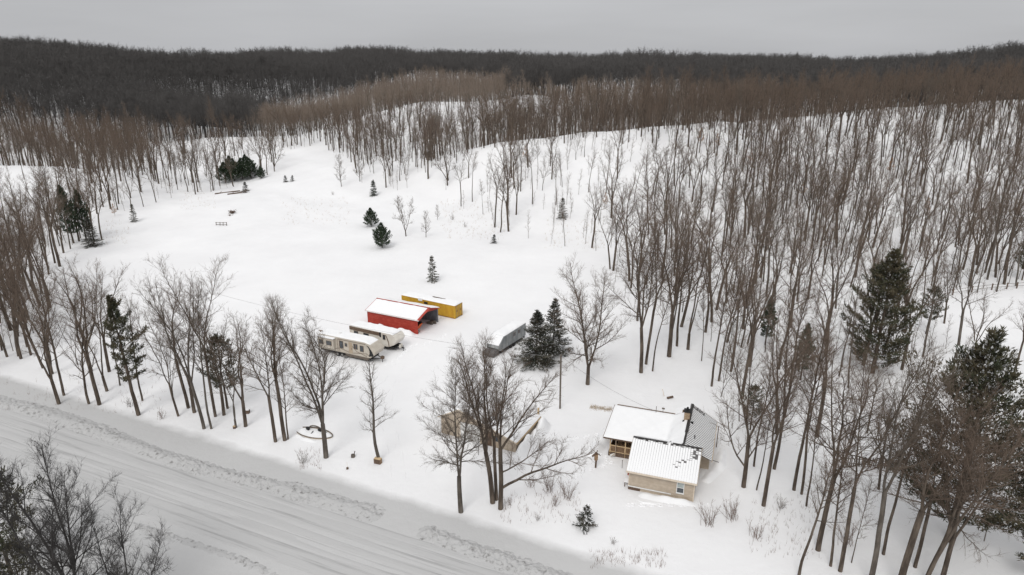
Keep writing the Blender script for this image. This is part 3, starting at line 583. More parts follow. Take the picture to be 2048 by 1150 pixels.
def conif(key, px, py, s, label, name='pine_tree', rz=0, tilt=(0, 0), cat='tree', group=None, sz=None):
    if py > 470 and px < 1950 or (py > 500): X, Y = at(px, py)
    else:
        lo, hi = 150., 330.                       # walk the view ray down to the terrain
        v = py - 575; dy = FPX * cP - v * sP; dz = -FPX * sP - v * cP
        ys = np.arange(140, 700, .5); xs = (px - 1024) / dy * ys; zr = CAM_H + dz / dy * ys; hit = np.nonzero(zr <= hgt(xs, ys))[0]
        k = hit[0] if len(hit) else 0; X, Y = xs[k], ys[k]
    return put_tree(key, X, Y, s, rz, label, group, tilt, cat, name, sz=sz)
conif('w0', 1900, 1082, 1.04, 'huge brownish-green pine filling the right edge, top above the fence', rz=2.0, tilt=(0, R(1)))
conif('w0', 2075, 1150, .82, 'partly cut-off pine in the bottom right corner', rz=4.0)
conif('w1', 277, 830, .98, 'tall pine with a dark green top and brown side boughs by the road', tilt=(0, R(-3)))
conif('w2', 455, 817, 1.05, 'dark spreading pine right of the roadside trunks, left of the trailers', rz=1)
conif('w3', 1745, 745, 1.12, 'large dark green pine in the middle of the right woods', rz=1)
conif('w2', 1852, 668, .85, 'smaller dark green conifer right of the large woods pine', rz=3)
conif('w4', 1530, 690, .6, 'narrow brownish conifer left of the large woods pine', rz=1)
conif('w2', 1500, 860, .62, 'dark evergreen hidden among trunks behind the house', rz=2)
conif('w4', 1600, 760, .62, 'dark evergreen among trunks left of the large woods pine', rz=2)
conif('w2', 2044, 560, .9, 'green conifer at the right edge above the rail fence', rz=5)
conif('w4', 148, 486, 1.05, 'tall dark green pine at the left edge of the snowy field', rz=1, tilt=(0, R(-3)))
conif('w4', 172, 478, .9, 'second dark pine leaning right at the left edge of the field', rz=3, tilt=(0, R(1)))
conif('p1', 186, 492, .75, 'low layered conifer right of the tall dark pines at the field edge', name='spruce_tree')
conif('p0', 1072, 728, .93, 'dense grey-green spruce in front of the grey camper', name='spruce_tree')
conif('p1', 1105, 706, .92, 'taller grey-green spruce right behind the dense one', name='spruce_tree', rz=2)
conif('p2', 765, 496, 1.0, 'rounded dark green pine in the middle of the snowy field', rz=1)
conif('p2', 742, 454, .85, 'dark green pine behind the rounded one in the field', rz=3)
conif('p3', 748, 392, 1.15, 'snow-dusted spruce highest up in the open field', name='spruce_tree')
conif('p4', 866, 562, 1.0, 'brownish young spruce alone behind the red shed', name='spruce_tree')
conif('p5', 988, 487, .85, 'tiny brown-green pine near the bare thicket in the field', rz=2)
conif('p4', 1123, 437, 1.05, 'brownish young spruce at the foot of the wooded slope', name='spruce_tree', rz=2)
conif('p5', 571, 364, .9, 'tiny green conifer, left of a pair in the upper field')
conif('p5', 585, 363, .85, 'tiny brown conifer, right of a pair in the upper field', rz=2)
conif('p5', 1169, 1056, 1.0, 'small snow-flecked spruce in the front yard near the road', name='spruce_tree', rz=1)
conif('p4', 269, 444, .9, 'small green conifer at the edge of the left woods', name='spruce_tree', rz=4)
conif('p5', 491, 382, 1.2, 'tiny green conifer rising from the brush pile below the evergreen clump')
conif('p2', 523, 357, .75, 'small green pine at the right end of the evergreen clump', rz=1)
for k, (a, b, s) in enumerate([(452, 366, 1.25), (470, 362, 1.35), (486, 360, 1.3), (502, 358, 1.25), (462, 355, 1.3), (494, 352, 1.3)]):
    conif('p2', a, b, s, ['leftmost green pine at the front of the evergreen clump', 'second pine from the left, front row of the evergreen clump', 'middle pine, front row of the evergreen clump', 'rightmost of the large pines in the evergreen clump', 'left pine at the back of the evergreen clump', 'right pine at the back of the evergreen clump'][k], rz=k, group='pines of the evergreen clump')
X, Y = -38.5, 47.5
put_tree('w2', -46, 51, 1.15, 1, 'dark pine at the bottom left edge behind the wide bare tree', name='pine_tree')
put_tree('w2', -40, 45, .85, 2, 'low dark evergreen in the bottom left corner', name='pine_tree')

PROTO['lb'] = C(20, H=6, r0=.05, R0_=1.6, start=.2, kind='fat', mats=('twig', 'leaf_brown'), dens=.55, spray=(.3, .14), whorl=.5, snow=0, gaps=.2)
for k, (a, b, s_, lb_) in enumerate([(1400, 292, 1.0, 'highest, left of the crest gap'), (1432, 300, .9, 'high, just right of the crest gap'), (1500, 330, .8, 'upper middle slope'), (1210, 415, .7, 'low on the left of the right slope'),
                        (1780, 350, .9, 'upper right slope'), (1605, 395, .8, 'mid slope, centre'), (230, 432, .6, 'beside the small green conifer at the left woods'), (1850, 430, .8, 'mid slope, far right'), (1050, 322, .8, 'left end of the crest woods')]):
    conif('lb', a, b, s_, 'young beech still holding orange-brown leaves, ' + lb_, name='beech_sapling', rz=k)
# ------------------------------------------------------------------ small bare trees in the field, shrubs
def ray_ground(px, py):
    v = py - 575; dy = FPX * cP - v * sP; dz = -FPX * sP - v * cP
    ys = np.arange(30, 900, .4); xs = (px - 1024) / dy * ys; zr = CAM_H + dz / dy * ys; hit = np.nonzero(zr <= hgt(xs, ys))[0]
    k = hit[0]; return float(xs[k]), float(ys[k])
PROTO['t0'] = B(80, H=9, r0=.1, bole=.15, nlimb=24, limb_len=.3, limb_ang=50, sub=4, tw=5, tw2=2, min_r=.012, mats=('bark', 'twig_grey'))
PROTO['t1'] = B(81, H=8, r0=.12, leaders=3, split=.15, lead_ang=20, bole=.25, nlimb=26, limb_len=.28, limb_ang=45, sub=4, tw=5, tw2=2, min_r=.012, mats=('bark', 'twig_grey'))
for key, px, py, s, lab in [('t1', 812, 473, 1.35, 'delicate bare tree behind the rounded field pine'), ('t0', 852, 475, .8, 'thin bare tree right of the delicate one in the field'),
                            ('t0', 683, 373, 1.25, 'lone oval bare tree in the upper field'), ('t1', 549, 343, 1.75, 'bushy bare tree at the right end of the evergreen clump'),
                            ('t0', 720, 363, 1.2, 'slim bare tree at the edge of the upper valley'), ('t1', 780, 352, 2.0, 'many-branched bare tree at the valley edge under the ridge'),
                            ('t0', 875, 440, .5, 'tiny bare bush-like tree in the middle of the field'), ('t1', 895, 372, 1.9, 'bare tree standing on the rising snow crest')]:
    X, Y = ray_ground(px, py); put_tree(key, X, Y, s, random.random() * 6, lab)
PROTO['sh0'] = (shrub_mesh(1, 2.2, 12, 38, 'twig_red', 14),); PROTO['sh1'] = (shrub_mesh(2, 2.6, 16, 42, 'twig_red', 18),); PROTO['sh2'] = (shrub_mesh(3, 2.0, 12, 30, 'twig_grey', 12),)
for key, px, py, s, lab in [('sh2', 606, 930, 1.0, 'sparse grey shrub at the road bank left of the sparse tree'), ('sh1', 1098, 985, 1.1, 'tallest reddish shrub right of the three-trunk clump'),
                            ('sh0', 1062, 978, .9, 'reddish shrub nearest the three-trunk clump'), ('sh1', 1133, 998, .95, 'reddish shrub with arching stems, right end of its thicket'),
                            ('sh0', 1110, 1012, .8, 'small reddish shrub at the front of the thicket'), ('sh0', 1018, 1012, .6, 'twiggy undergrowth at the foot of the three trunks'),
                            ('sh1', 1415, 1052, 1.0, 'left one of two shrubs by the right house corner'), ('sh1', 1462, 1040, 1.05, 'right one of two shrubs by the right house corner'),
                            ('sh0', 1510, 1080, 1.0, 'loose shrub below the two by the house corner'), ('sh2', 1560, 1020, .9, 'grey twiggy shrub among the trunks right of the house'),
                            ('sh0', 323, 838, .8, 'leafy brownish bush at the road bank among the trunks'), ('sh2', 260, 815, .9, 'wispy shrub between the trunks at the road bank'),
                            ('sh2', 1075, 1045, .5, 'faint low shrub in the snow left of the small spruce'), ('sh2', 1225, 1090, .5, 'faint low shrub in the snow right of the small spruce'),
                            ('sh2', 905, 440, 1.1, 'wispy shrub in the middle of the field'), ('sh2', 930, 455, .9, 'lower wispy shrub in the middle of the field'),
                            ('sh1', 1690, 1090, 1.1, 'green-brown bush between trunks before the picket fence'), ('sh2', 665, 390, .8, 'small brown bush below the lone oval tree')]:
    X, Y = ray_ground(px, py); put_tree(key, X, Y, s, random.random() * 6, lab, cat='shrub', name='shrub', parts=('branches',))

# ------------------------------------------------------------------ woods
def inside(poly, x, y):
    c = np.zeros(x.shape, bool); n = len(poly)
    for i in range(n):
        x0, y0 = poly[i]; x1, y1 = poly[(i + 1) % n]
        k = (y0 > y) != (y1 > y); c ^= k & (x < (x1 - x0) * (y - y0) / ((y1 - y0) or 1e-9) + x0)
    return c
FIELD = [(-400, 1500), (-400, 900), (0, 735), (70, 650), (118, 560), (160, 505), (205, 482), (212, 440), (300, 425), (330, 402), (450, 380), (540, 350), (572, 300), (640, 292), (700, 322), (730, 388), (880, 372), (895, 405),
         (950, 430), (1000, 472), (1065, 484), (1150, 496), (1215, 508), (1222, 560), (1250, 640), (1290, 690), (1400, 700), (1440, 800), (1480, 900), (1540, 1010), (1600, 1160), (1700, 1500)]
CLEAR = [(1880, 600), (1960, 592), (2150, 585), (2150, 720), (1980, 735), (1900, 700)]
SNOWCREST = [(780, 372), (880, 338), (960, 313), (1010, 305), (1000, 360), (930, 400), (880, 372), (800, 380)]
PLATEAU = [(1090, 178), (1090, 152), (1420, 160), (1420, 178)]
def scatter(step, x0, x1, y0, y1, seed):
    g = np.random.default_rng(seed); xs = np.arange(x0, x1, step); ys = np.arange(y0, y1, step); A, Bq = np.meshgrid(xs, ys)
    A = A + g.uniform(-.5, .5, A.shape) * step; Bq = Bq + g.uniform(-.5, .5, A.shape) * step; A = A.ravel(); Bq = Bq.ravel()
    k = (abs(A) < Bq * .80 + 14); return A[k], Bq[k], g
def classify(X, Y):
    Z = hgt(X, Y); px, py = pj(X, Y, Z); d = np.ones(X.shape)
    d[inside(FIELD, px, py) & (Y < 395)] = 0
    d[inside(CLEAR, px, py) & (Y < 145)] = 0
    d[(px > 560) & (px < 760) & (py > 285) & (py < 400) & (Y < 395) & inside(FIELD, px, py)] = 0
    d[inside(SNOWCREST, px, py) & (Y < 245)] *= .22
    d[inside(PLATEAU, px, py)] *= .12
    d[(px > 700) & (px < 930) & (Y > 255) & (Y <= 340)] *= .6
    d[(px > 930) & (px < 1500) & (Y > 244) & (Y <= 335)] *= 1.15
    d[(px < 560) & (Y > 190) & (Y < 262)] *= .75
    d[(Y > 400) & (Y < 640) & (px > 560) & (px < 1700)] *= .85
    hump = (px < 560) & (Y > 255) & (Y < 345) & (px > 290); d[hump] *= .3
    d[(px > 880) & (px < 1450) & (Y < 244)] *= .55
    d[(px > 640) & (px < 1150) & (Y > 340) & (Y < 400)] *= .45
    d[(px < 130) & (Y > 190) & (Y < 236)] *= .4
    d[(px > 1560) & (py > 560) & (Y < 140)] *= .8
    d[(px > 1480) & (py > 740)] *= .35
    return d, px, py, Z
fx, fy, g = scatter(4.3, -260, 330, 45, 345, 5)
# natural clumping
cl = .5 + .5 * np.sin(fx * .11 + 2 * np.sin(fy * .07)) * np.sin(fy * .09 + 1.7 * np.sin(fx * .05)); d, px, py, fz = classify(fx, fy)
keep = g.random(len(fx)) < d * (.25 + .8 * cl) * np.where((px > 1100) & (fy < 250), 1.0, np.where(fy > 240, 1.15, .9))
# not on top of the hand-placed trees and buildings
hp = np.array([(o.location.x, o.location.y) for o in bpy.data.objects if o.parent is None and o.type == 'EMPTY'])
near = np.min(np.hypot(fx[:, None] - hp[None, :, 0], fy[:, None] - hp[None, :, 1]), axis=1); keep &= near > 2.0
fx, fy, fz, px, py = fx[keep], fy[keep], fz[keep], px[keep], py[keep]
dist = np.hypot(np.hypot(fx, fy), CAM_H - fz); vis = (px > -160) & (px < 2208)
order = np.argsort(np.where(vis, dist, 1e6)); nidx = order[:250]
def teal(px): return np.where(px < 835, 335 + (133 - 335) * px / 835, 133 + (198 - 133) * (px - 835) / (2048 - 835))

def cell(px, py):
    if px > 1100:
        xa = ['at the left rim of the right woods', 'uphill of the house', 'in the mid right woods', 'near the large pine', 'by the right edge']
        ya = ['near the snowy crest', 'high on the slope', 'halfway up the slope', 'low on the slope', 'in the foreground']
        a = xa[int(np.searchsorted([1300, 1500, 1700, 1880], px))]; b = ya[int(np.searchsorted([300, 390, 480, 640], py))]
    elif px < 560:
        a = ['at the left edge', 'beside the dark field-edge pines', 'left of the evergreen clump', 'near the evergreen clump'][int(np.searchsorted([100, 230, 380], px))]
        b = ['on the far hump', 'at the upper field edge', 'at the field edge', 'between field and road'][int(np.searchsorted([330, 420, 540], py))]
    else:
        a = ['left of the valley mouth', 'right of the valley mouth'][int(px > 760)]; b = ['on the ridge beyond the field', 'where the field ends', 'on the snow slope'][int(np.searchsorted([300, 360], py))]
    return b + ', ' + a
keys = ['f0', 'f1', 'f2', 'f3', 'f4', 'f5', 'f6', 'f7', 'f8', 'm0', 'm1', 'm2']
KIND = {'f0': 'straight single-stemmed', 'f3': 'slim straight', 'f1': 'tall fork-topped', 'f2': 'stout forked', 'f4': 'broad-topped', 'f5': 'wide-crowned', 'f6': 'thin pale-barked', 'f7': 'low bushy', 'f8': 'high-crowned', 'm0': 'low-forking', 'm1': 'many-leadered', 'm2': 'three-leadered'}
G_W = {'r': ('leafless tree in the woods on the right slope', 'bare trees of the right woods'), 'l': ('leafless tree in the woods along the left edge', 'bare trees of the left woods'), 'c': ('leafless tree in the woods beyond the open field', 'bare trees beyond the field')}
for i in nidx:
    ky = keys[g.integers(len(keys))]; sc_ = g.uniform(.58, 1.12); lb = ('%s%s tree %s' % ('short ' if sc_ < .84 else ('tall ' if sc_ > 1.0 else ''), KIND[ky], cell(px[i], py[i]))).replace('tall tall', 'tall')
    put_tree(ky, fx[i], fy[i], sc_, g.uniform(0, 6.28), lb, 'trees: ' + lb, tilt=(R(g.normal() * 3), R(g.normal() * 3)), z=fz[i] - .05)
BELT = [(-90, 545), (50, 530), (112, 600), (120, 700), (112, 775), (60, 752), (-90, 715)]
BELT2 = [(60, 752), (112, 775), (130, 690), (230, 740), (330, 790), (480, 820), (500, 865), (430, 865), (330, 850), (200, 812)]
lx, ly, g2 = scatter(3.1, -150, -30, 70, 150, 31); lpx, lpy = pj(lx, ly, 0 * lx); kk = (inside(BELT, lpx, lpy) & (g2.random(len(lx)) < .36)) | (inside(BELT2, lpx, lpy) & (g2.random(len(lx)) < .42) & (lpx > 60))
for x, y in list(zip(lx[kk], ly[kk])):
    ky = keys[g2.integers(len(keys))]; qx, qy = pj(x, y, 0); lb = '%s bare tree, far-left stand, %s, %s' % (KIND[ky], 'at the edge' if qx < 25 else ('inner part' if qx < 75 else ('right' if qx < 150 else ('by the green-topped pine' if qx < 330 else 'by the dark pine'))), 'back' if qy < 620 else ('middle' if qy < 700 else 'front'))
    put_tree(ky, x, y, g2.uniform(.7, 1.0), g2.uniform(0, 6.28), lb, 'trees: ' + lb, tilt=(0, R(g2.normal() * 3)))
rest = order[250:]
def gn_forest(name, X, Y, Z, protos, sc, seed, label=None, cat=None, tilt=.03):
    g = np.random.default_rng(seed); n = len(X)
    me = bpy.data.meshes.new(name); me.vertices.add(n); me.vertices.foreach_set('co', np.stack([X, Y, Z - .1], -1).astype(np.float32).ravel())
    a = me.attributes.new('pick', 'INT', 'POINT'); a.data.foreach_set('value', g.integers(0, len(protos), n).astype(np.int32))
    a = me.attributes.new('size', 'FLOAT', 'POINT'); a.data.foreach_set('value', sc.astype(np.float32))
    a = me.attributes.new('turn', 'FLOAT_VECTOR', 'POINT'); a.data.foreach_set('vector', np.stack([g.normal(size=n) * tilt, g.normal(size=n) * tilt, g.uniform(0, 6.28, n)], -1).astype(np.float32).ravel())
    me.update(); o = link_mesh(name, me); tag(o, label, cat, kind='stuff')
    ng = bpy.data.node_groups.new(name, 'GeometryNodeTree'); ng.interface.new_socket('Geometry', in_out='INPUT', socket_type='NodeSocketGeometry'); ng.interface.new_socket('Geometry', in_out='OUTPUT', socket_type='NodeSocketGeometry')
    N, L = ng.nodes, ng.links; gi = N.new('NodeGroupInput'); go = N.new('NodeGroupOutput')
    iop = N.new('GeometryNodeInstanceOnPoints'); L.new(gi.outputs[0], iop.inputs['Points']); iop.inputs['Pick Instance'].default_value = True
    jo = N.new('GeometryNodeJoinGeometry')
    for key in protos:
        jj = N.new('GeometryNodeJoinGeometry')
        for nm in ('trunk', 'crown'):
            oi = N.new('GeometryNodeObjectInfo'); oi.inputs[0].default_value = used[(key, nm)]; oi.transform_space = 'ORIGINAL'; L.new(oi.outputs['Geometry'], jj.inputs[0])
        gt = N.new('GeometryNodeGeometryToInstance'); L.new(jj.outputs[0], gt.inputs[0]); L.new(gt.outputs[0], jo.inputs[0])
    L.new(jo.outputs[0], iop.inputs['Instance'])
    def attr(nm, ty, sock):
        k = N.new('GeometryNodeInputNamedAttribute'); k.data_type = ty; k.inputs['Name'].default_value = nm
        L.new([q for q in k.outputs if q.enabled and q.name == 'Attribute'][0], sock)
    attr('pick', 'INT', iop.inputs['Instance Index']); attr('size', 'FLOAT', iop.inputs['Scale'])
    k = N.new('GeometryNodeInputNamedAttribute'); k.data_type = 'FLOAT_VECTOR'; k.inputs['Name'].default_value = 'turn'
    e2r = N.new('FunctionNodeEulerToRotation'); L.new([q for q in k.outputs if q.enabled and q.name == 'Attribute'][0], e2r.inputs[0]); L.new(e2r.outputs[0], iop.inputs['Rotation'])
    L.new(iop.outputs[0], go.inputs[0])
    md = o.modifiers.new('woods', 'NODES'); md.node_group = ng
    return o
for k in keys:
    if (k, 'trunk') not in used: put_tree(k, 60 + 3 * keys.index(k), 185, 1, 0, *G_W['r'])
gn_forest('hillside_woods', fx[rest], fy[rest], fz[rest], keys, g.uniform(.55, 1.08, len(rest)), 3, 'mass of leafless trees farther up the wooded slopes', 'woods')
# saplings between the trees
sx, sy, g = scatter(4.2, -230, 300, 45, 330, 6); d, px, py, sz = classify(sx, sy); keep = g.random(len(sx)) < d * .8 * (.3 + .9 * (.5 + .5 * np.sin(sx * .09 + 2) * np.sin(sy * .13)))
sx, sy, sz, px, py = sx[keep], sy[keep], sz[keep], px[keep], py[keep]
dist = np.hypot(np.hypot(sx, sy), CAM_H - sz); vis = (px > -60) & (px < 2108); order = np.argsort(np.where(vis, dist, 1e6))
G_S = {'r': ('thin leafless sapling between the trees of the right slope', 'saplings of the right woods'), 'l': ('thin leafless sapling between the trees along the left edge', 'saplings of the left woods'), 'c': ('thin leafless sapling between the trees beyond the open field', 'saplings beyond the field')}
for i in order[:200]:
    sc_ = g.uniform(.5, 1.15); lb = '%s thin sapling %s' % ('short' if sc_ < .7 else ('tall' if sc_ > .95 else 'medium'), cell(px[i], py[i]))
    put_tree('s%d' % g.integers(3), sx[i], sy[i], sc_, g.uniform(0, 6.28), lb, 'saplings: ' + lb, name='sapling', cat='sapling', tilt=(R(g.normal() * 3), R(g.normal() * 3)), z=sz[i] - .05)
gn_forest('sapling_thicket', sx[order[200:]], sy[order[200:]], sz[order[200:]], ['s0', 's1', 's2'], g.uniform(.5, 1.15, len(order) - 200), 4, 'thin saplings scattered between the trees up the slopes', 'saplings', tilt=.06)
# far woods: brown on the near ridges, darkening painted into those beyond
wx, wy, g = scatter(4.25, -1000, 1000, 345, 640, 8); d, px, py, wz = classify(wx, wy); k1 = g.random(len(wx)) < d * .92; wx, wy, wz, px, py = wx[k1], wy[k1], wz[k1], px[k1], py[k1]
_tx, _ty = pj(wx, wy, wz + 15); brown = (_ty > teal(_tx) + 1)
ux, uy, g = scatter(6.6, -1000, 1000, 640, 1150, 9); d, upx, upy, uz = classify(ux, uy); k2 = g.random(len(ux)) < .95 * d; ux, uy, uz = ux[k2], uy[k2], uz[k2]
BX, BY = float(wx[brown][0]), float(wy[brown][0])
for i in range(5):
    a, b = [(-60, 300), (40, 300), (-190, 345), (120, 330), (0, 0)][i]
    if i < 4: put_tree('x%d' % i, a, b, 1, i, 'leafless brownish tree on the near ridge beyond the field', 'bare trees on the near ridge')
    put_tree('d%d' % i, -300 - 14 * i, 420 + 9 * i, 1, i, 'dark leafless tree on the far left hillside', 'dark trees on the left hillside')
gn_forest('ridge_woods', wx[brown], wy[brown], wz[brown], ['x0', 'x1', 'x2', 'x3'], g.uniform(.55, .95, brown.sum()), 5, 'brown leafless woods covering the ridges beyond the field', 'woods')
dk = ~brown
ax = np.concatenate([wx[dk], ux]); ay = np.concatenate([wy[dk], uy]); az = np.concatenate([wz[dk], uz])
gn_forest('distant_woods', ax, ay, az, ['d0', 'd1', 'd2', 'd3', 'd4'], g.uniform(.75, 1.1, len(ax)), 6, 'dark leafless woods on the hills along the skyline', 'woods')
print('TREES near', len(fx), 'sap', len(sx), 'ridge', int(brown.sum()), 'far', len(ax))
#@@OBJ
# ------------------------------------------------------------------ the house
HZ = math.atan2(-.334, .943)
def hb(): return MB()
house = empty('house', (12.8, 64.2, 0), HZ, 'beige sided house with snow-covered ribbed metal roofs', 'house')
def lap_wall(mb, x0, x1, y, z0, z1, out, axis='x', top=None, step=.2):
    """courses of lap siding on a wall plane; out = outward sign; top(t)-> limits for gable courses"""
    z = z0
    while z < z1 - .01:
        zt = min(z + step, z1); a, b = (x0, x1) if top is None else top((z + zt) / 2, x0, x1)
        if b - a > .05:
            lo, hi = out * .035, out * .008
            if axis == 'x': mb.add([(a, y + lo, z), (b, y + lo, z), (b, y + hi, zt), (a, y + hi, zt), (a, y, z), (b, y, z), (b, y, zt), (a, y, zt)], [(0, 1, 2, 3), (0, 4, 5, 1), (2, 6, 7, 3), (0, 3, 7, 4), (1, 5, 6, 2)])
            else: mb.add([(y + lo, a, z), (y + lo, b, z), (y + hi, b, zt), (y + hi, a, zt), (y, a, z), (y, b, z), (y, b, zt), (y, a, zt)], [(0, 1, 2, 3), (0, 4, 5, 1), (2, 6, 7, 3), (0, 3, 7, 4), (1, 5, 6, 2)])
        z = zt
W_, D_, EH, RH = 6.95, 6.8, 2.65, 4.45
w = hb().prism([(0, -.3), (0, EH), (3.4, RH), (D_, EH), (D_, -.3)], 'x', 0, W_).build('wall', M['siding'], house)
ls = hb(); lap_wall(ls, 0, W_, 0, .35, EH, -1)
def gab(z, a, b):
    if z <= EH: return a, b
    t = (z - EH) / (RH - EH); return a + 3.4 * t, b - (D_ - 3.4) * t
lap_wall(ls, 0, D_, W_, .35, RH - .05, 1, 'y', gab); lap_wall(ls, 0, D_, 0, .35, RH - .05, -1, 'y', gab)
ls.build('siding', M['siding'], house)['kind'] = 'stuff'
hb().box(-.02, .05, -.03, .05, -.1, EH).build('corner_board', M['siding_trim'], house)
hb().box(W_ - .05, W_ + .05, -.055, .06, -.1, EH).build('corner_board', M['siding_trim'], house)
hb().box(-.04, 4.6, -.09, -.03, .38, .50).build('skirt_board', M['white_paint'], house)
hb().box(-.02, 1.3, -.07, -.028, -.1, .36).build('foundation_panel', M['wood_dark'], house)
def roof_plane(name_sheet, parent, e0, e1, r0, r1, ribs, gap_e, gap_r, snow_t=.09, m='roof_metal', cover=None, sheet_t=.05, snow_from=0.0):
    """metal sheet between eave e0-e1 and ridge r0-r1 with snow strips lying between its ribs"""
    e0, e1, r0, r1 = map(Vector, (e0, e1, r0, r1))
    hb().slab(e0, e1, r1, r0, sheet_t).build(name_sheet, M[m], parent)
    rb, sn = hb(), hb()
    g = np.random.default_rng(ribs)
    for i in range(ribs + 1):
        t = i / ribs; a = e0.lerp(e1, t); b = r0.lerp(r1, t)
        rb.bar(a + Vector((0, 0, sheet_t + .015)), b + Vector((0, 0, sheet_t + .015)), .03, .035)
    K = 40
    for i in range(ribs):
        for k in range(K):
            q0, q1 = k / K, (k + 1) / K
            c = cover(i / ribs, (q0 + q1) / 2) if cover else 1.0
            if g.random() > c * 1.6: continue
            th = snow_t * (.55 + .45 * min(1, c)) 
            pts = []
            for q, gp in ((q0, gap_e + (gap_r - gap_e) * q0), (q1, gap_e + (gap_r - gap_e) * q1)):
                a = e0.lerp(r0, q); b = e1.lerp(r1, q); wd = 1 / ribs; l_ = (b - a).length * wd; s = gp / 2 / l_ * wd
                pts += [a.lerp(b, i * wd + s), a.lerp(b, (i + 1) * wd - s)]
            lo = [pts[0], pts[1], pts[3], pts[2]]; up_ = Vector((0, 0, sheet_t)); sn.hexa([p + up_ for p in lo], [p + up_ + Vector((0, 0, th)) for p in lo])
    rb.build('roof_rib', M[m], parent)['kind'] = 'stuff'
    tag(sn.build('roof_snow', M['snow_clean'], parent), kind='stuff')
def front_cover(u, q):          # bare wet metal just below the ridge and in streaks towards the right rake
    c = 1.0
    if q > .93: c = .35
    d = (q - .42) - (u - .66) * 1.5
    if abs(d) < .10 and u > .62: c = .42
    if u > .84 and .66 < q < .97 and abs(d) < .2: c = .25
    return c
roof_plane('roof_sheet', house, (-.25, -.42, EH - .20), (W_ + .25, -.42, EH - .20), (-.25, 3.38, RH + .02), (W_ + .25, 3.38, RH + .02), 27, .008, .032, cover=front_cover)
roof_plane('roof_sheet', house, (W_ + .25, D_ + .3, EH - .12), (-.25, D_ + .3, EH - .12), (W_ + .25, 3.42, RH + .02), (-.25, 3.42, RH + .02), 27, .03, .03)
rc = hb(); rc.bar((-.27, 3.4, RH + .13), (3.5, 3.4, RH + .13), .34, .05); rc.bar((4.05, 3.4, RH + .13), (W_ + .27, 3.4, RH + .13), .34, .05)
hb().bar((-.27, 3.4, RH + .13), (3.5, 3.4, RH + .13), .3, .05).build('ridge_cap', M['dark_metal'], house)
hb().bar((4.1, 3.4, RH + .13), (W_ + .27, 3.4, RH + .13), .3, .05).build('ridge_cap', M['dark_metal'], house)
hb().box(-.27, W_ + .27, -.47, -.425, EH - .33, EH - .13).build('fascia', M['siding_trim'], house)
for sx_ in (-.29, W_ + .25):
    f = hb(); f.hexa([(sx_, -.42, EH - .36), (sx_ + .045, -.42, EH - .36), (sx_ + .045, 3.4, RH - .14), (sx_, 3.4, RH - .14)], [(sx_, -.42, EH - .14), (sx_ + .045, -.42, EH - .14), (sx_ + .045, 3.4, RH + .08), (sx_, 3.4, RH + .08)])
    f.hexa([(sx_, 3.4, RH - .14), (sx_ + .045, 3.4, RH - .14), (sx_ + .045, D_ + .3, EH - .28), (sx_, D_ + .3, EH - .28)], [(sx_, 3.4, RH + .08), (sx_ + .045, 3.4, RH + .08), (sx_ + .045, D_ + .3, EH - .06), (sx_, D_ + .3, EH - .06)])
    f.build('rake_board', M['siding_trim'], house)
def window(parent, x0, x1, z0, z1, y, out=-1, axis='x', upper='glass_pale', lower='glass', fr='white_paint'):
    def bx(mb, a, b, ya, yb, c, d):
        ya, yb = sorted((y + out * ya, y + out * yb))
        return mb.box(a, b, ya, yb, c, d) if axis == 'x' else mb.box(ya, yb, a, b, c, d)
    f = hb(); t = .07
    bx(f, x0 - t, x0, .0, .07, z0 - t, z1 + t); bx(f, x1, x1 + t, .0, .07, z0 - t, z1 + t); bx(f, x0, x1, .0, .07, z1, z1 + t); bx(f, x0, x1, .0, .07, z0 - t, z0)
    zm = (z0 + z1) / 2; bx(f, x0, x1, .0, .055, zm - .025, zm + .025)
    win = f.build('window', M[fr], parent)
    p = hb(); bx(p, x0, x1, .01, .035, zm + .025, z1); p.build('pane', M[upper], win)
    p = hb(); bx(p, x0, x1, .01, .03, z0, zm - .025); p.build('pane', M[lower], win)
    s = hb(); bx(s, x0 - .1, x1 + .1, .0, .11, z0 - t - .05, z0 - t); s.build('sill', M[fr], win)
    return win
window(house, 5.2, 5.86, .85, 2.05, -.04)
# items on the left wall of the front wing
hb().box(-.22, -.03, .3, .65, 1.5, 1.95).build('meter_box', M['barn_red'], house)
mb = hb(); mb.box(-.5, -.03, .2, .8, .55, .62); mb.box(-.5, -.42, .25, .33, -.1, .55); mb.build('step', M['wood_dark'], house)
tag(hb().slab((-.52, .18, .62), (-.04, .18, .62), (-.04, .82, .62), (-.52, .82, .62), .12).build('step_snow', M['snow_clean'], house), kind='stuff')
LX, LF, LB, FZ, BZ = -4.1, 5.65, 12.3, 2.55, 3.35
# ---- rear wing: ridge along the depth, ribbed slope falling to the right
RX, RZ2, EX, EZ2, YA, YB = 5.25, 4.35, 8.35, 2.45, 3.5, 13.7
hb().prism([(4.0, -.2), (4.0, 3.2), (RX, RZ2 - .1), (EX - .3, EZ2), (EX - .3, -.2)], 'y', D_ + .02, YB - .3).build('wall', M['siding'], house)
def back_cover(u, q):
    return 1.0 - (.8 if u > .93 and q > .5 else 0)
roof_plane('roof_sheet', house, (EX, YB, EZ2 - .1), (EX, YA + 1.3, EZ2 - .1), (RX + .02, YB, RZ2), (RX + .02, YA, RZ2), 27, .15, .20, snow_t=.03, cover=lambda u, q: back_cover(1 - u, q))
hb().slab((3.4, YA + .6, 3.3), (RX - .02, YA + .6, RZ2 - .02), (RX - .02, YB, RZ2 - .02), (3.4, YB, 3.3), .05).build('roof_sheet', M['dark_metal'], house)
hb().slab((3.4, LB + .0, 3.36), (5.12, LB + .0, RZ2 + .02), (5.12, YB, RZ2 + .02), (3.4, YB, 3.36), .12).build('roof_snow', M['snow_clean'], house)['kind'] = 'stuff'
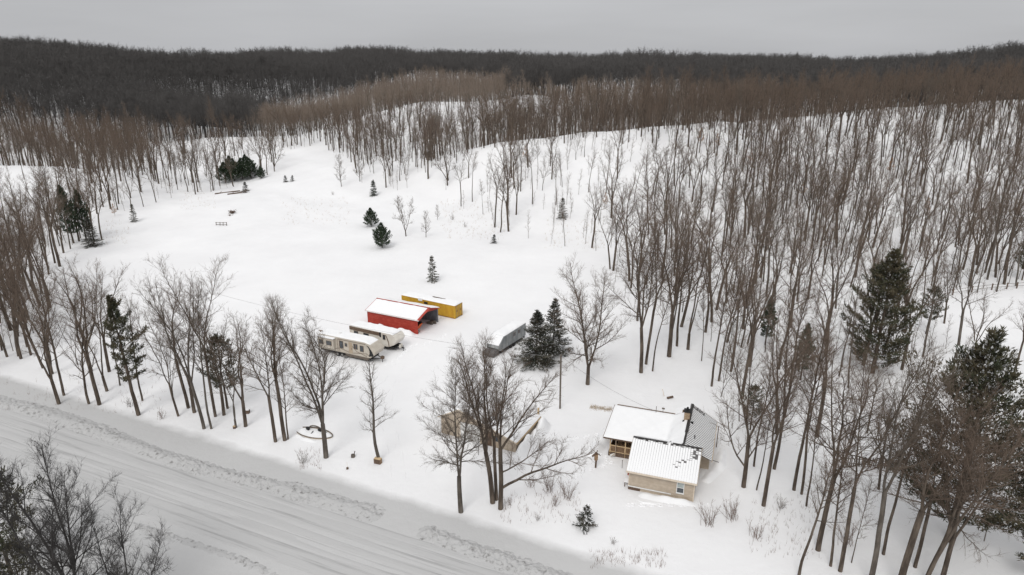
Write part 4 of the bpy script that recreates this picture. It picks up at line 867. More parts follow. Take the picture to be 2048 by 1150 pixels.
hb().slab((3.75, 4.15, 3.52), (5.12, 4.15, RZ2 + .02), (5.12, 5.72, RZ2 + .02), (3.75, 5.72, 3.52), .14).build('roof_snow', M['snow_clean'], house)['kind'] = 'stuff'
hb().bar((RX, YA + .5, RZ2 + .08), (RX, YA + 3.0, RZ2 + .08), .22, .05).build('ridge_cap', M['dark_metal'], house)
hb().bar((RX, YA + 3.1, RZ2 + .1), (RX, YB, RZ2 + .1), .36, .07).build('ridge_cap', M['dark_metal'], house)
hb().bar((EX + .02, YA + 1.3, EZ2 - .15), (EX + .02, YB, EZ2 - .15), .06, .16).build('gutter', M['wood_pale'], house)
# chimney on the rear ridge
ch = hb().box(RX - .62, RX + .02, 9.6, 10.3, 3.5, 5.35).build('chimney', M['brick'], house)
br = hb()
for r_ in range(9):
    z = 4.2 + r_ * .125
    for c_ in range(3): x = RX - .62 + c_ * .213 + (.1 if r_ % 2 else 0); br.box(x + .006, min(x + .205, RX + .02), 9.575, 9.6, z + .006, z + .117)
tag(br.build('brick_course', M['brick'], ch), kind='stuff')
hb().box(RX - .72, RX + .12, 9.5, 10.4, 5.35, 5.47).build('cap', M['black'], ch)
hb().bar((RX - .3, 9.95, 5.4), (RX - .3, 9.95, 5.85), .26, n=8).build('flue', M['black'], ch)
hb().box(RX - .74, RX + .5, 9.3, 9.58, 4.05, 4.3).build('flashing', M['black'], ch)
# vent pipes, antenna stubs, skylight stub on the ribbed slope
hb().bar((6.2, 6.6, 3.7), (6.2, 6.6, 4.25), .12, n=8).build('vent_pipe', M['dark_metal'], house)
hb().bar((8.6, 12.0, -.1), (8.6, 12.0, 2.9), .1, n=6).build('downpipe', M['wood_dark'], house)
hb().bar((EX + .05, 6.3, 1.6), (EX + .75, 6.1, 1.6), .05).build('bracket', M['dark_metal'], house)
# ---- low roof over the porch and middle of the house
LX, LF, LB, FZ, BZ = -4.1, 5.65, 12.3, 2.55, 3.35
def undulate(name, x0, x1, y0, y1, zf, t, m, parent, nx=34, ny=24, seed=1, edge=.3):
    """a snow blanket on a sloping plane with rounded edges and small dents"""
    g = np.random.default_rng(seed); xs = np.linspace(x0, x1, nx); ys = np.linspace(y0, y1, ny); A, Bq = np.meshgrid(xs, ys)
    d = np.minimum(np.minimum(A - x0, x1 - A), np.minimum(Bq - y0, y1 - Bq)); rnd = np.clip(d / edge, 0, 1) ** .5
    n_ = .05 * np.sin(A * 1.7 + seed) * np.sin(Bq * 1.3) + .03 * np.sin(A * 4.1) * np.sin(Bq * 3.7 + seed)
    Z = zf(A, Bq) + (t + n_) * rnd; top = np.stack([A, Bq, Z], -1).reshape(-1, 3); i = np.arange(nx * ny).reshape(ny, nx)
    q = np.stack([i[:-1, :-1], i[:-1, 1:], i[1:, 1:], i[1:, :-1]], -1).reshape(-1, 4)
    o = link_mesh(name, np_mesh(name, top, [], q, M[m], True), parent); return o
zf = lambda x, y: FZ + (BZ - FZ) * (y - LF) / (LB - LF)
hb().slab((LX, LF, FZ - .08), (4.9, LF, FZ - .08), (4.9, LB, BZ - .08), (LX, LB, BZ - .08), .07).build('roof_sheet', M['roof_metal'], house)
tag(undulate('roof_snow', LX - .03, 5.12, LF - .04, LB + .03, lambda x, y: np.maximum(zf(x, y) + .005, (x - 3.4) / 1.7 * (RZ2 + .02 - 3.3) + 3.3 - .02 - 3 * np.clip(3.4 - x, 0, 1)), .17, 'snow_clean', house, seed=3), kind='stuff')
hb().box(LX, 4.9, LF - .05, LF - .005, FZ - .2, FZ + .0).build('fascia', M['wood_dark'], house)
hb().hexa([(LX - .05, LF, FZ - .2), (LX, LF, FZ - .2), (LX, LB, BZ - .2), (LX - .05, LB, BZ - .2)], [(LX - .05, LF, FZ + .04), (LX, LF, FZ + .04), (LX, LB, BZ + .04), (LX - .05, LB, BZ + .04)]).build('rake_board', M['rv_brown'], house)
hb().box(LX + .3, 4.9, LB + .02, LB + .07, BZ + .02, BZ + .14).build('roof_edge_trim', M['rv_brown'], house)
for x, y, h_, wd in [(1.1, 11.9, .85, .07), (1.9, 12.15, .55, .05)]:
    hb().bar((x, y, 3.3), (x, y, 3.45 + h_), wd, n=6).build('vent_pipe', M['wood_grey'], house)
hb().box(1.75, 2.1, 12.05, 12.2, 3.95, 4.1).build('vent_cap', M['wood_grey'], house)
hb().box(4.25, 4.42, 11.9, 12.07, 3.5, 4.35).build('vent_pipe', M['wood_dark'], house)
# rest of the middle block below that roof and the porch itself
hb().box(-1.0, 4.0, 8.9, 12.1, -.2, 2.5).build('wall', M['siding'], house)
hb().box(-3.6, -1.0, 8.9, 12.1, -.2, 2.5).build('wall', M['siding'], house)
po = hb().box(-3.5, .4, 5.9, 8.85, -.05, .5).build('porch_deck', M['wood_dark'], house)
hb().box(-3.4, .35, 8.75, 8.88, .5, 2.45).build('porch_back_wall', M['dark_inside'], house)
hb().box(-.02, .36, 6.8, 8.8, .5, 2.45).build('porch_side_wall', M['siding_trim'], house)
for x in (-3.3, -1.5, .2): hb().box(x - .06, x + .06, 5.9, 6.02, .0, FZ - .1).build('porch_post', M['wood_pale'], house)
rl = hb().box(-3.3, .2, 5.88, 5.96, 1.38, 1.48).build('porch_rail', M['wood_pale'], house)
hb().box(-3.3, .2, 5.9, 5.95, .55, .63).build('porch_rail', M['wood_pale'], house)
for k in range(24):
    x = -3.2 + k * .142; hb().box(x, x + .085, 5.91, 5.945, .6, 1.4 + random.uniform(-.03, .02)).build('lattice_slat', M['wood_orange'], rl)
for k in range(9):
    z = .55 + k * .09; hb().bar((-3.3, 5.94, z), (-3.3, 8.7, z), .04, .07).build('lattice_slat', M['wood_orange'], rl)
g = np.random.default_rng(5); pl = hb()
for k in range(90):
    x, y = g.uniform(-2.7, -.1), g.uniform(6.5, 8.0); a = g.uniform(0, 3.14); L = g.uniform(.25, .6); z = .55 + g.uniform(0, .75)
    pl.bar((x, y, z), (x + L * math.cos(a), y + L * math.sin(a), z + g.uniform(-.1, .2)), .11, n=5)
fw = pl.build('firewood_pile', M['wood_orange']); fw.parent = None; fw.location = house.location; fw.rotation_euler = house.rotation_euler
tag(fw, 'orange-brown firewood heaped behind the porch lattice of the house', 'firewood', kind='stuff')
pip = hb(); pip.bar((-2.6, 5.75, 2.4), (-2.6, 5.75, .5), .09, n=8); pip.bar((-2.6, 5.75, .5), (-3.0, 5.5, .2), .09, n=8); pip.build('downpipe', M['rv_tan'], house)
# gas/oil stuff by the porch corner: a bucket
t = empty('bucket', (*at(1221, 914), 0), 0, 'small white bucket lying in the snow by the porch corner', 'bucket')
hb().bar((0, 0, .2), (.5, .2, .25), .32, n=12).build('body', M['white_paint'], t); hb().bar((.5, .2, .25), (.53, .21, .25), .35, n=12).build('rim', M['rv_tan'], t)
# snow slid off the roof along the front and right walls
def drift(name, pts, wd, ht, m='snow_clean', seed=0, label=None):
    """rounded ridge of snow along a path of world points"""
    g = np.random.default_rng(seed); P = []
    for a, b in zip(pts[:-1], pts[1:]):
        n = max(2, int(math.dist(a, b) / .25))
        for i in range(n): P.append((a[0] + (b[0] - a[0]) * i / n, a[1] + (b[1] - a[1]) * i / n))
    P.append(pts[-1]); P = np.array(P); d = unit(np.gradient(P, axis=0)); nr = np.stack([-d[:, 1], d[:, 0]], -1); K = 13; V = []
    ph = g.uniform(0, 6, 4)
    for i, (p, nn) in enumerate(zip(P, nr)):
        e = min(1, i / 4, (len(P) - 1 - i) / 4)
        s_ = i * .25; hh = ht * (1 + .25 * math.sin(s_ * 1.3 + ph[0]) + .15 * math.sin(s_ * 3.1 + ph[1])) * e ** .6; ww = wd * (1 + .15 * math.sin(s_ * .9 + ph[2]))
        for k in range(K):
            c = (k / (K - 1) - .5) * 2; q = p + nn * c * ww / 2
            V.append((q[0], q[1], h1(q[0], q[1]) - .05 + max(0, hh * (math.cos(c * math.pi) * .5 + .5)) + g.normal() * .012 * (abs(c) < .95)))
    i = np.arange(len(P) * K).reshape(len(P), K); q = np.stack([i[:-1, :-1], i[1:, :-1], i[1:, 1:], i[:-1, 1:]], -1).reshape(-1, 4)
    o = link_mesh(name, np_mesh(name, V, [], q, M[m], True)); return tag(o, label, None, kind='structure')
def HP(x, y): c, s = math.cos(HZ), math.sin(HZ); return (12.8 + x * c - y * s, 64.2 + x * s + y * c)
drift('snow_drift', [HP(1.2, -.5), HP(3, -.65), HP(5.5, -.6), HP(7.4, -.35)], 1.5, .42, seed=1)
drift('snow_drift', [HP(7.8, 4), HP(9.2, 8), HP(9.4, 12)], 1.8, .35, seed=2)
drift('snow_drift', [HP(-5.2, 5.0), HP(-5.0, 8.0), HP(-4.6, 12.5)], 2.2, .5, seed=3)
drift('snow_drift', [HP(1.0, -1.5), HP(2.0, -1.9), HP(3.2, -1.7), HP(3.6, -1.3)], .5, .14, seed=4)

# ------------------------------------------------------------------ garage with a lean-to
GZr = math.atan2(-.436, .9); GO = (-8.9, 76.0)
gar = empty('garage', (*GO, 0), GZr, 'beige garage with a white door and deep snow on its long sloping roof', 'garage')
prof = [(0, -.2), (0, 2.55), (2.75, 4.1), (10.4, 1.55), (10.4, -.2)]
w = hb(); w.prism(prof, 'y', 0, 6.6); w.build('wall', M['siding'], gar)
ls = hb()
def gtop(z, a, b): return (0 if z < 2.55 else (z - 2.55) / 1.55 * 2.75), (10.4 if z < 1.55 else 10.4 - (z - 1.55) / 2.55 * 7.65)
lap_wall(ls, 0, 10.4, 0, .1, 4.05, -1, 'x', gtop); lap_wall(ls, 0, 6.6, 10.4, .1, 1.5, 1, 'y')
ls.build('siding', M['siding'], gar)['kind'] = 'stuff'
dr = hb().box(2.85, 5.6, -.12, -.04, .1, 2.35).build('garage_door', M['white_paint'], gar)
for k in range(4): hb().box(2.92, 5.53, -.15, -.122, .14 + k * .56, .62 + k * .56).build('panel', M['white_paint'], dr)
hb().box(2.7, 2.84, -.13, -.04, .05, 2.48).build('door_trim', M['siding_trim'], gar); hb().box(5.61, 5.75, -.13, -.04, .05, 2.48).build('door_trim', M['siding_trim'], gar)
hb().box(6.3, 7.15, -.1, -.04, .05, 1.95).build('side_door', M['wood_dark'], gar)
sd_ = hb().box(7.3, 8.2, -.1, -.04, .05, 1.8).build('side_door', M['rv_tan'], gar); hb().box(7.4, 8.1, -.125, -.101, .9, 1.6).build('pane', M['glass'], sd_)
def groof(x, y): return np.where(x < 2.75, 2.55 + (x) / 2.75 * 1.55, 4.1 - (x - 2.75) / 7.65 * 2.55)
tag(undulate('roof_snow', -.35, 10.65, -.32, 7.0, lambda x, y: groof(x, y) + .06, .22, 'snow_clean', gar, nx=60, ny=30, seed=7, edge=.25), kind='stuff')
hb().hexa([(-.3, -.35, 2.3), (-.3, -.28, 2.3), (2.75, -.28, 3.98), (2.75, -.35, 3.98)], [(-.3, -.35, 2.46), (-.3, -.28, 2.46), (2.75, -.28, 4.15), (2.75, -.35, 4.15)]).build('rake_board', M['siding_trim'], gar)
hb().hexa([(2.75, -.35, 3.98), (2.75, -.28, 3.98), (10.65, -.28, 1.36), (10.65, -.35, 1.36)], [(2.75, -.35, 4.15), (2.75, -.28, 4.15), (10.65, -.28, 1.53), (10.65, -.35, 1.53)]).build('rake_board', M['siding_trim'], gar)
hb().slab((-.3, -.28, 2.38), (2.75, -.28, 4.08), (2.75, 6.9, 4.08), (-.3, 6.9, 2.38), .04).build('roof_sheet', M['roof_metal'], gar)
hb().slab((2.75, -.28, 4.08), (10.65, -.28, 1.46), (10.65, 6.9, 1.46), (2.75, 6.9, 4.08), .04).build('roof_sheet', M['roof_metal'], gar)
hb().hexa([(10.6, -.3, 1.28), (10.68, -.3, 1.28), (10.68, 6.95, 1.28), (10.6, 6.95, 1.28)], [(10.6, -.3, 1.5), (10.68, -.3, 1.5), (10.68, 6.95, 1.5), (10.6, 6.95, 1.5)]).build('eave_board', M['wood_pale'], gar)
hb().box(10.2, 10.4, 6.8, 7.0, 1.4, 2.6).build('stove_pipe', M['wood_pale'], gar)
def GP(x, y): c, s = math.cos(GZr), math.sin(GZr); return (GO[0] + x * c - y * s, GO[1] + x * s + y * c)
drift('snow_drift', [GP(11.15, -1.2), GP(11.15, 3), GP(11.15, 8.0)], 2.1, 1.35, seed=5)
drift('snow_drift', [GP(-.2, -.9), GP(2.5, -1.0)], 1.2, .3, seed=6)
t = empty('yard_pole', (*at(957, 910), 0), 0, 'thin dark yard pole standing before the garage door', 'pole')
hb().bar((0, 0, -.2), (0, 0, 2.1), .06, n=6).build('shaft', M['dark_metal'], t); hb().bar((0, 0, 2.1), (0, 0, 2.3), .16, n=8).build('finial', M['dark_metal'], t)

# ------------------------------------------------------------------ red pole shed
BZr = math.atan2(-.447, .894); L_ = 10.6; Wd = 6.6
BO = (-16.2 - L_ * .894, 108.5 + L_ * .447)
shed = empty('red_shed', (*BO, 0), BZr, 'open-fronted red metal shed with snow on its gable roof', 'shed')
EHs, RHs = 2.7, 3.75
hb().box(0, L_, 0, .06, -.2, EHs).build('wall', M['barn_red'], shed)
hb().box(0, L_, Wd - .06, Wd, -.2, EHs).build('wall', M['barn_inner'], shed)
hb().prism([(.06, -.2), (.06, EHs), (Wd / 2, RHs), (Wd - .06, EHs), (Wd - .06, -.2)], 'x', 0, .06).build('wall', M['barn_red'], shed)
rb = hb()
for k in range(46): rb.box(.05 + k * .23, .085 + k * .23, -.03, 0, -.2, EHs)
tag(rb.build('wall_rib', M['barn_red'], shed), kind='stuff')
rb = hb()
for k in range(30): rb.box(L_ * .35 + k * .23, L_ * .35 + .04 + k * .23, Wd - .1, Wd - .062, -.1, EHs)
tag(rb.build('wall_rib', M['barn_inner'], shed), kind='stuff')
# front gable panel above the opening
hb().prism([(0, EHs), (Wd / 2, RHs), (Wd, EHs), (Wd, EHs - .22), (Wd / 2, RHs - .75), (0, EHs - .22)], 'x', L_ - .06, L_ + .02).build('gable_panel', M['barn_red'], shed)
for y in (.05, Wd - .17): hb().box(L_ - .12, L_ + .03, y, y + .12, -.2, EHs - .2).build('post', M['barn_red'] if y < 1 else M['barn_inner'], shed)
for y0, y1, a, b in [(-.25, Wd / 2, EHs - .08, RHs), (Wd + .25, Wd / 2, EHs - .08, RHs)]:
    hb().hexa([(-.3, y0, a), (L_ + .55, y0, a), (L_ + .55, y1, b), (-.3, y1, b)], [(-.3, y0, a + .06), (L_ + .55, y0, a + .06), (L_ + .55, y1, b + .06), (-.3, y1, b + .06)]).build('roof_sheet', M['barn_red'], shed)
def sroof(x, y): return RHs + .065 - np.abs(y - Wd / 2) / (Wd / 2 + .25) * (RHs - EHs + .08)
tag(undulate('roof_snow', -.22, L_ + .1, -.2, Wd / 2 - .12, sroof, .13, 'snow_clean', shed, nx=50, ny=20, seed=9, edge=.15), kind='stuff')
tag(undulate('roof_snow', -.2, L_ + .3, Wd / 2 + .1, Wd + .18, sroof, .13, 'snow_clean', shed, nx=50, ny=20, seed=10, edge=.15), kind='stuff')
hb().bar((-.3, Wd / 2, RHs + .1), (L_ + .55, Wd / 2, RHs + .1), .2, .05).build('ridge_cap', M['barn_red'], shed)
hb().box(-.3, L_ + .5, -.30, -.255, EHs - .14, EHs + .0).build('eave_trim', M['white_paint'], shed)
def BP(x, y): c, s = math.cos(BZr), math.sin(BZr); return (BO[0] + x * c - y * s, BO[1] + x * s + y * c)
drift('snow_drift', [BP(-1.0, -1.2), BP(3, -1.25), BP(7, -1.1), BP(L_ - .2, -.7)], 2.5, .85, seed=8)
t = empty('orange_tractor', (*BP(L_ - 1.3, 1.5), 0), BZr, 'orange tractor parked at the left of the shed opening', 'tractor')
hb().box(-1.5, .2, -.35, .35, .55, 1.05).build('hood', M['machine_orange'], t, .06)
hb().add([(.35, -.45, .35), (.95, -.45, 1.35), (.95, .55, 1.35), (.35, .55, .35), (.42, -.45, .3), (1.02, -.45, 1.3), (1.02, .55, 1.3), (.42, .55, .3)], [(0, 1, 2, 3), (7, 6, 5, 4), (0, 4, 5, 1), (1, 5, 6, 2), (2, 6, 7, 3), (3, 7, 4, 0)]).build('loader_blade', M['machine_orange'], t)
for x, y, r_ in [(-1.3, -.55, .5), (-1.3, .55, .5), (-.1, -.5, .32), (-.1, .5, .32)]:
    hb().bar((x, y - .12, r_), (x, y + .12, r_), 2 * r_, n=16).build('wheel', M['rubber'], t)
hb().box(-1.5, -.95, -.28, .28, 1.05, 1.25).build('seat', M['black'], t); hb().bar((-.6, 0, 1.0), (-.8, 0, 1.5), .07).build('steering_column', M['black'], t)
t = empty('lawn_mower', (*BP(L_ - 2.4, 3.4), 0), BZr + .3, 'dark riding mower in the middle of the shed opening', 'mower')
hb().box(-.8, .8, -.4, .4, .3, .7).build('body', M['black'], t, .08); hb().box(-.5, .0, -.25, .25, .7, 1.1).build('seat', M['rv_brown'], t, .05)
for x, y in [(-.55, -.45), (-.55, .45), (.55, -.42), (.55, .42)]: hb().bar((x, y - .1, .28), (x, y + .1, .28), .56, n=14).build('wheel', M['rubber'], t)
hb().bar((.15, 0, .7), (0, 0, 1.2), .06).build('steering_column', M['steel'], t)
t = empty('tarp_pile', (*BP(L_ - 1.0, 5.4), 0), BZr, 'low dark heap of snow-flecked gear by the grey side wall of the shed', 'heap')
g = np.random.default_rng(4); q = hb()
for k in range(16): a, b = g.uniform(-.8, .8), g.uniform(-.6, .6); q.box(a, a + g.uniform(.2, .5), b, b + g.uniform(.2, .4), 0, g.uniform(.15, .5))
tag(q.build('junk', M['wood_grey'], t), kind='stuff')
t = empty('trailer_hitch', (*BP(L_ - .3, .55), 0), BZr, 'small grey trailer tongue at the left shed post', 'hitch')
hb().bar((-.9, 0, .4), (.4, .1, .35), .12).build('tongue', M['steel'], t); hb().bar((.1, .0, .0), (.1, .0, .6), .09, n=8).build('jack', M['steel'], t)

# ------------------------------------------------------------------ yellow shipping container
CZr = math.atan2(-.50, .866); CO = (-20.9, 121.8)
cont = empty('shipping_container', (*CO, 0), CZr, 'long yellow shipping container with snow on top behind the shed', 'container')
CL, CW, CHh = 12.19, 2.44, 2.5
hb().box(.05, CL - .1, .05, CW - .05, .12, CHh - .08).build('body', M['container_yellow'], cont)
cr = hb(); n = 60
for k in range(n):
    x = .15 + k * (CL - .35) / n; s = (CL - .35) / n
    cr.add([(x, .05, .2), (x + s * .25, .01, .2), (x + s * .55, .01, .2), (x + s * .8, .05, .2), (x, .05, CHh - .14), (x + s * .25, .01, CHh - .14), (x + s * .55, .01, CHh - .14), (x + s * .8, .05, CHh - .14)], [(0, 1, 5, 4), (1, 2, 6, 5), (2, 3, 7, 6)])
tag(cr.build('corrugation', M['container_yellow'], cont), kind='stuff')
for y in (0, CW - .1):
    hb().box(0, CL, y, y + .1, CHh - .12, CHh).build('top_rail', M['container_yellow'], cont); hb().box(0, CL, y, y + .1, .03, .17).build('bottom_rail', M['container_rust'], cont)
for x in (0, CL - .14):
    for y in (-.01, CW - .13): hb().box(x - .005, x + .15, y, y + .14, 0, CHh + .005).build('corner_post', M['container_yellow'], cont)
for k, (y0, y1) in enumerate([(.14, 1.2), (1.24, CW - .14)]):
    d_ = hb().box(CL - .06, CL + .02, y0, y1, .15, CHh - .13).build('door', M['container_yellow'], cont)
    for yy in (y0 + .25, y1 - .25): hb().bar((CL + .05, yy, .1), (CL + .05, yy, CHh - .1), .045, n=8).build('lock_rod', M['steel'], d_)
    for zz in (.75, 1.45, 2.1): hb().box(CL + .021, CL + .032, y0 + .3, y1 - .3, zz - .28, zz + .12).build('panel', M['container_rust'] if zz == 1.45 else M['container_yellow'], d_)
hb().box(5.3, 6.1, -.03, -.0, 1.75, 2.15).build('vent', M['black'], cont)
def croof(x, y): return CHh + .003 + x * 0
tag(undulate('roof_snow', .02, CL + .02, .0, CW, croof, .2, 'snow_clean', cont, nx=60, ny=14, seed=12, edge=.2), kind='stuff')
hb().box(4.0, 4.9, -.14, .1, 2.15, 2.75).build('hanging_snow', M['snow_clean'], cont, .1)['kind'] = 'stuff'
drift('snow_drift', [(-20.4, 120.2), (-16, 117.6), (-13, 116.0)], 1.6, .4, seed=13)
t = empty('snowy_board', (-13.6, 119.6, 0), CZr, 'dark board edge poking out of snow behind the yellow container', 'board')
hb().box(-1.3, 1.3, -.06, .06, .0, 2.75).build('post_row', M['wood_dark'], t); hb().box(-1.4, 1.5, -.06, .06, 2.72, 2.8).build('top_board', M['wood_dark'], t)

# ------------------------------------------------------------------ camping trailers
def trailer(name, origin, rz, L, Wt, zf_, zt, nose, mats, label):
    e = empty(name, (*origin, 0), rz, label, 'trailer'); bm_, nm_ = mats
    prof = [(0, zf_), (0, zt - .25), (.2, zt - .02), (L - nose[0], zt), (L - nose[0] * .45, zt - .28), (L, zt - nose[1]), (L - nose[2] * .3, zf_ + .55), (L - nose[2], zf_)]
    hb().prism(prof, 'y', 0, Wt).build('body', M[bm_], e, .05)
    return e
TZ = math.atan2(-.42, .907)
r1 = trailer('camping_trailer', (-31.0, 101.0), TZ, 11.0, 2.45, .8, 3.3, (1.9, 1.25, 1.1), ('rv_cream', 0), 'long cream travel trailer with dark windows, nearest of the two')
def sidewin(e, x0, x1, z0, z1, y=-.0):
    f = hb(); f.box(x0 - .06, x1 + .06, y - .035, y + .02, z0 - .06, z1 + .06); wdw = f.build('window', M['rv_brown'], e)
    hb().box(x0, x1, y - .05, y - .036, z0, z1).build('pane', M['glass'], wdw); return wdw
so = hb().box(.35, 3.4, -.55, .02, 1.35, 2.95).build('slide_out', M['rv_cream'], r1, .04)
for x0, x1 in [(.6, 1.35), (2.05, 3.0)]: w_ = sidewin(so, x0, x1, 1.95, 2.6, -.55)
hb().box(.3, 3.45, -.6, .0, 2.95, 3.02).build('slide_roof', M['rv_brown'], so)
tag(hb().slab((.3, -.6, 3.02), (3.45, -.6, 3.02), (3.45, .0, 3.02), (.3, .0, 3.02), .12).build('slide_snow', M['snow_clean'], so), kind='stuff')
for x0, x1, z0, z1 in [(4.25, 4.85, 1.6, 2.75), (5.25, 5.6, 2.05, 2.5), (6.95, 7.2, 1.9, 2.7), (7.35, 7.6, 1.9, 2.7), (8.15, 8.75, 1.7, 2.6)]: sidewin(r1, x0, x1, z0, z1)
dd_ = hb().box(5.95, 6.65, -.04, .0, 1.0, 2.85).build('door', M['rv_tan'], r1); hb().box(6.5, 6.58, -.07, -.041, 1.7, 1.9).build('handle', M['black'], dd_)
hb().box(3.9, 9.2, -.03, -.0, 2.98, 3.06).build('awning', M['rv_brown'], r1)
for x in (3.75, 4.1): hb().box(x, x + .05, -.03, 0, .9, 3.0).build('trim_strip', M['rv_brown'], r1)
for pts in ([(4.3, 1.5), (6.2, 1.05), (9.3, 1.45), (9.9, 1.05)], [(.2, 1.25), (2.2, 1.05), (4.2, 1.5)], [(6.2, 2.7), (7.4, 1.5), (9.3, 1.0)]):
    s = hb()
    for a, b in zip(pts[:-1], pts[1:]): s.bar((a[0], -.012, a[1]), (b[0], -.012, b[1]), .02, .07)
    s.build('stripe', M['rv_brown'], r1)
s = hb(); n_ = 9; crv = [(9.0 + .75 * math.sin(k / (n_ - 1) * 2.2), 2.95 - 1.9 * k / (n_ - 1)) for k in range(n_)]
vs = []; 
for (x, z) in crv: vs += [(x + .28, -.02, z)]
blk = [(9.35, 2.9), (9.75, 2.5), (9.9, 2.0), (9.88, 1.55), (9.7, 1.1), (10.5, 1.2), (10.62, 1.45), (10.2, 2.2), (9.75, 2.75)]
hb().prism([(a, b) for a, b in blk], 'y', -.03, .0).build('nose_panel', M['black'], r1)
# round emblem on the nose cap
em = hb(); c0 = Vector((10.62, 1.35, 2.15)); nrm = Vector((1, 0, .75)).normalized(); ux_ = Vector((0, 1, 0)); uy_ = nrm.cross(ux_)
for k in range(13):
    a0 = .5 + k * .4; a1 = a0 + .42; p0 = c0 + ux_ * math.cos(a0) * .3 + uy_ * math.sin(a0) * .2 + nrm * .06; p1 = c0 + ux_ * math.cos(a1) * .3 + uy_ * math.sin(a1) * .2 + nrm * .06
    em.bar(p0, p1, .04, .10 - abs(k - 5) * .012)
em.build('emblem', M['black'], r1)
for x in (3.6, 4.5):
    wh = hb().bar((x, .0, .38), (x, .28, .38), .74, n=18).build('wheel', M['rubber'], r1); hb().bar((x, -.02, .38), (x, .01, .38), .4, n=14).build('rim', M['steel'], wh)
hb().box(.2, 9.9, .1, 2.35, .52, .8).build('chassis', M['black'], r1); hb().box(5.2, 9.6, .02, .1, .35, .8).build('underskirt', M['wood_grey'], r1)
hb().box(4.9, 5.5, -.5, .0, .35, .42).build('entry_step', M['steel'], r1)
for y in (.4, 2.0): hb().bar((9.7, y, .6), (11.6, 1.22, .55), .1).build('tongue', M['black'], r1)
hb().bar((11.3, 1.22, .0), (11.3, 1.22, 1.0), .12, n=8).build('jack', M['dark_metal'], r1)
hb().box(11.1, 11.6, 1.0, 1.45, .55, .95).build('hitch_cover', M['wood_dark'], r1, .04)
def troof(L, zt, nz): return lambda x, y: np.where(x < L - nz, zt + .003, zt + .003 - (x - (L - nz)) * .32)
tag(undulate('roof_snow', .08, 10.05, .02, 2.42, troof(11, 3.3, 1.9), .16, 'snow_clean', r1, nx=60, ny=14, seed=14, edge=.25), kind='stuff')
hb().box(3.3, 3.7, 1.0, 1.4, 3.3, 3.6).build('roof_vent', M['white_paint'], r1, .03); hb().bar((.3, .3, 3.3), (.3, .3, 3.7), .1).build('antenna', M['rv_brown'], r1); hb().bar((.0, .3, 3.72), (.7, .3, 3.72), .16, .1).build('antenna', M['rv_brown'], r1)
TZ2 = math.atan2(-.47, .883)
r2 = trailer('camping_trailer', (-27.0, 105.2), TZ2, 9.6, 2.45, .7, 3.0, (1.0, .9, 1.6), ('rv_white', 0), 'smaller white travel trailer, between the cream one and the red shed')
hb().box(.05, 6.3, -.06, .0, 2.35, 2.92).build('awning', M['rv_brown'], r2); hb().box(6.35, 6.6, -.1, .0, 2.2, 2.98).build('awning_arm', M['black'], r2)
sidewin(r2, 7.0, 7.4, 1.9, 2.65); sidewin(r2, 3.0, 4.0, 1.6, 2.2); sidewin(r2, 1.0, 1.8, 1.6, 2.2)
hb().prism([(7.5, 2.7), (7.7, 2.2), (8.0, 1.4), (8.05, .75), (8.2, .75), (8.12, 1.6), (7.8, 2.4), (7.62, 2.72)], 'y', -.03, 0).build('stripe', M['rv_brown'], r2)
hb().box(.2, 8.0, .1, 2.35, .4, .7).build('chassis', M['black'], r2)
for x in (4.2, 5.0):
    wh = hb().bar((x, .0, .36), (x, .28, .36), .7, n=18).build('wheel', M['rubber'], r2); hb().bar((x, -.02, .36), (x, .01, .36), .38, n=14).build('rim', M['steel'], wh)
hb().box(8.0, 8.9, .3, 2.15, .45, .72).build('front_skirt', M['black'], r2)
for y in (.5, 1.9): hb().bar((8.3, y, .5), (10.2, 1.22, .5), .1).build('tongue', M['black'], r2)
for y in (1.0, 1.42): hb().bar((9.55, y, .55), (9.55, y, 1.05), .34, n=14).build('gas_tank', M['rv_white'], r2)
hb().bar((10.0, 1.22, .0), (10.0, 1.22, .95), .1, n=8).build('jack', M['dark_metal'], r2)
tag(undulate('roof_snow', .05, 8.9, .02, 2.42, troof(9.6, 3.0, 1.0), .17, 'snow_clean', r2, nx=60, ny=14, seed=15, edge=.25), kind='stuff')
# grey camper behind the spruces
KZ = math.atan2(.85, .53)
r3 = empty('grey_camper', (-2.0, 99.6, 0), KZ, 'weathered grey camper with small side windows beside the spruces', 'camper')
hb().prism([(.2, .7), (-.25, 1.2), (.2, 1.9), (1.4, 2.8), (8.2, 2.9), (8.2, .7)], 'y', 0, 2.4).build('body', M['hull_grey'], r3, .06)
hb().prism([(-1.5, .25), (-1.7, .85), (-.3, 1.05), (.25, .72), (.2, .3)], 'y', .2, 2.2).build('nose_box', M['roof_metal'], r3, .06)
for x in (4.3, 5.8): sidewin(r3, x, x + .5, 1.9, 2.35)
for x in (2.0, 3.9): hb().box(x, x + .04, -.02, 0, .8, 2.6).build('seam_strip', M['steel'], r3)
hb().box(.5, 8.0, .1, 2.3, .3, .7).build('chassis', M['black'], r3)
for x in (3.6, 4.5):
    wh = hb().bar((x, .02, .34), (x, .28, .34), .66, n=16).build('wheel', M['rubber'], r3)
tag(undulate('roof_snow', 1.5, 8.2, .05, 2.35, lambda x, y: 2.8 + (x - 1.4) * .0147, .16, 'snow_clean', r3, nx=40, ny=14, seed=16, edge=.25), kind='stuff')
tag(undulate('nose_snow', -.1, 1.4, .1, 2.3, lambda x, y: 1.62 + (x + .2) * .76, .08, 'snow_clean', r3, nx=12, ny=14, seed=17, edge=.25), kind='stuff')
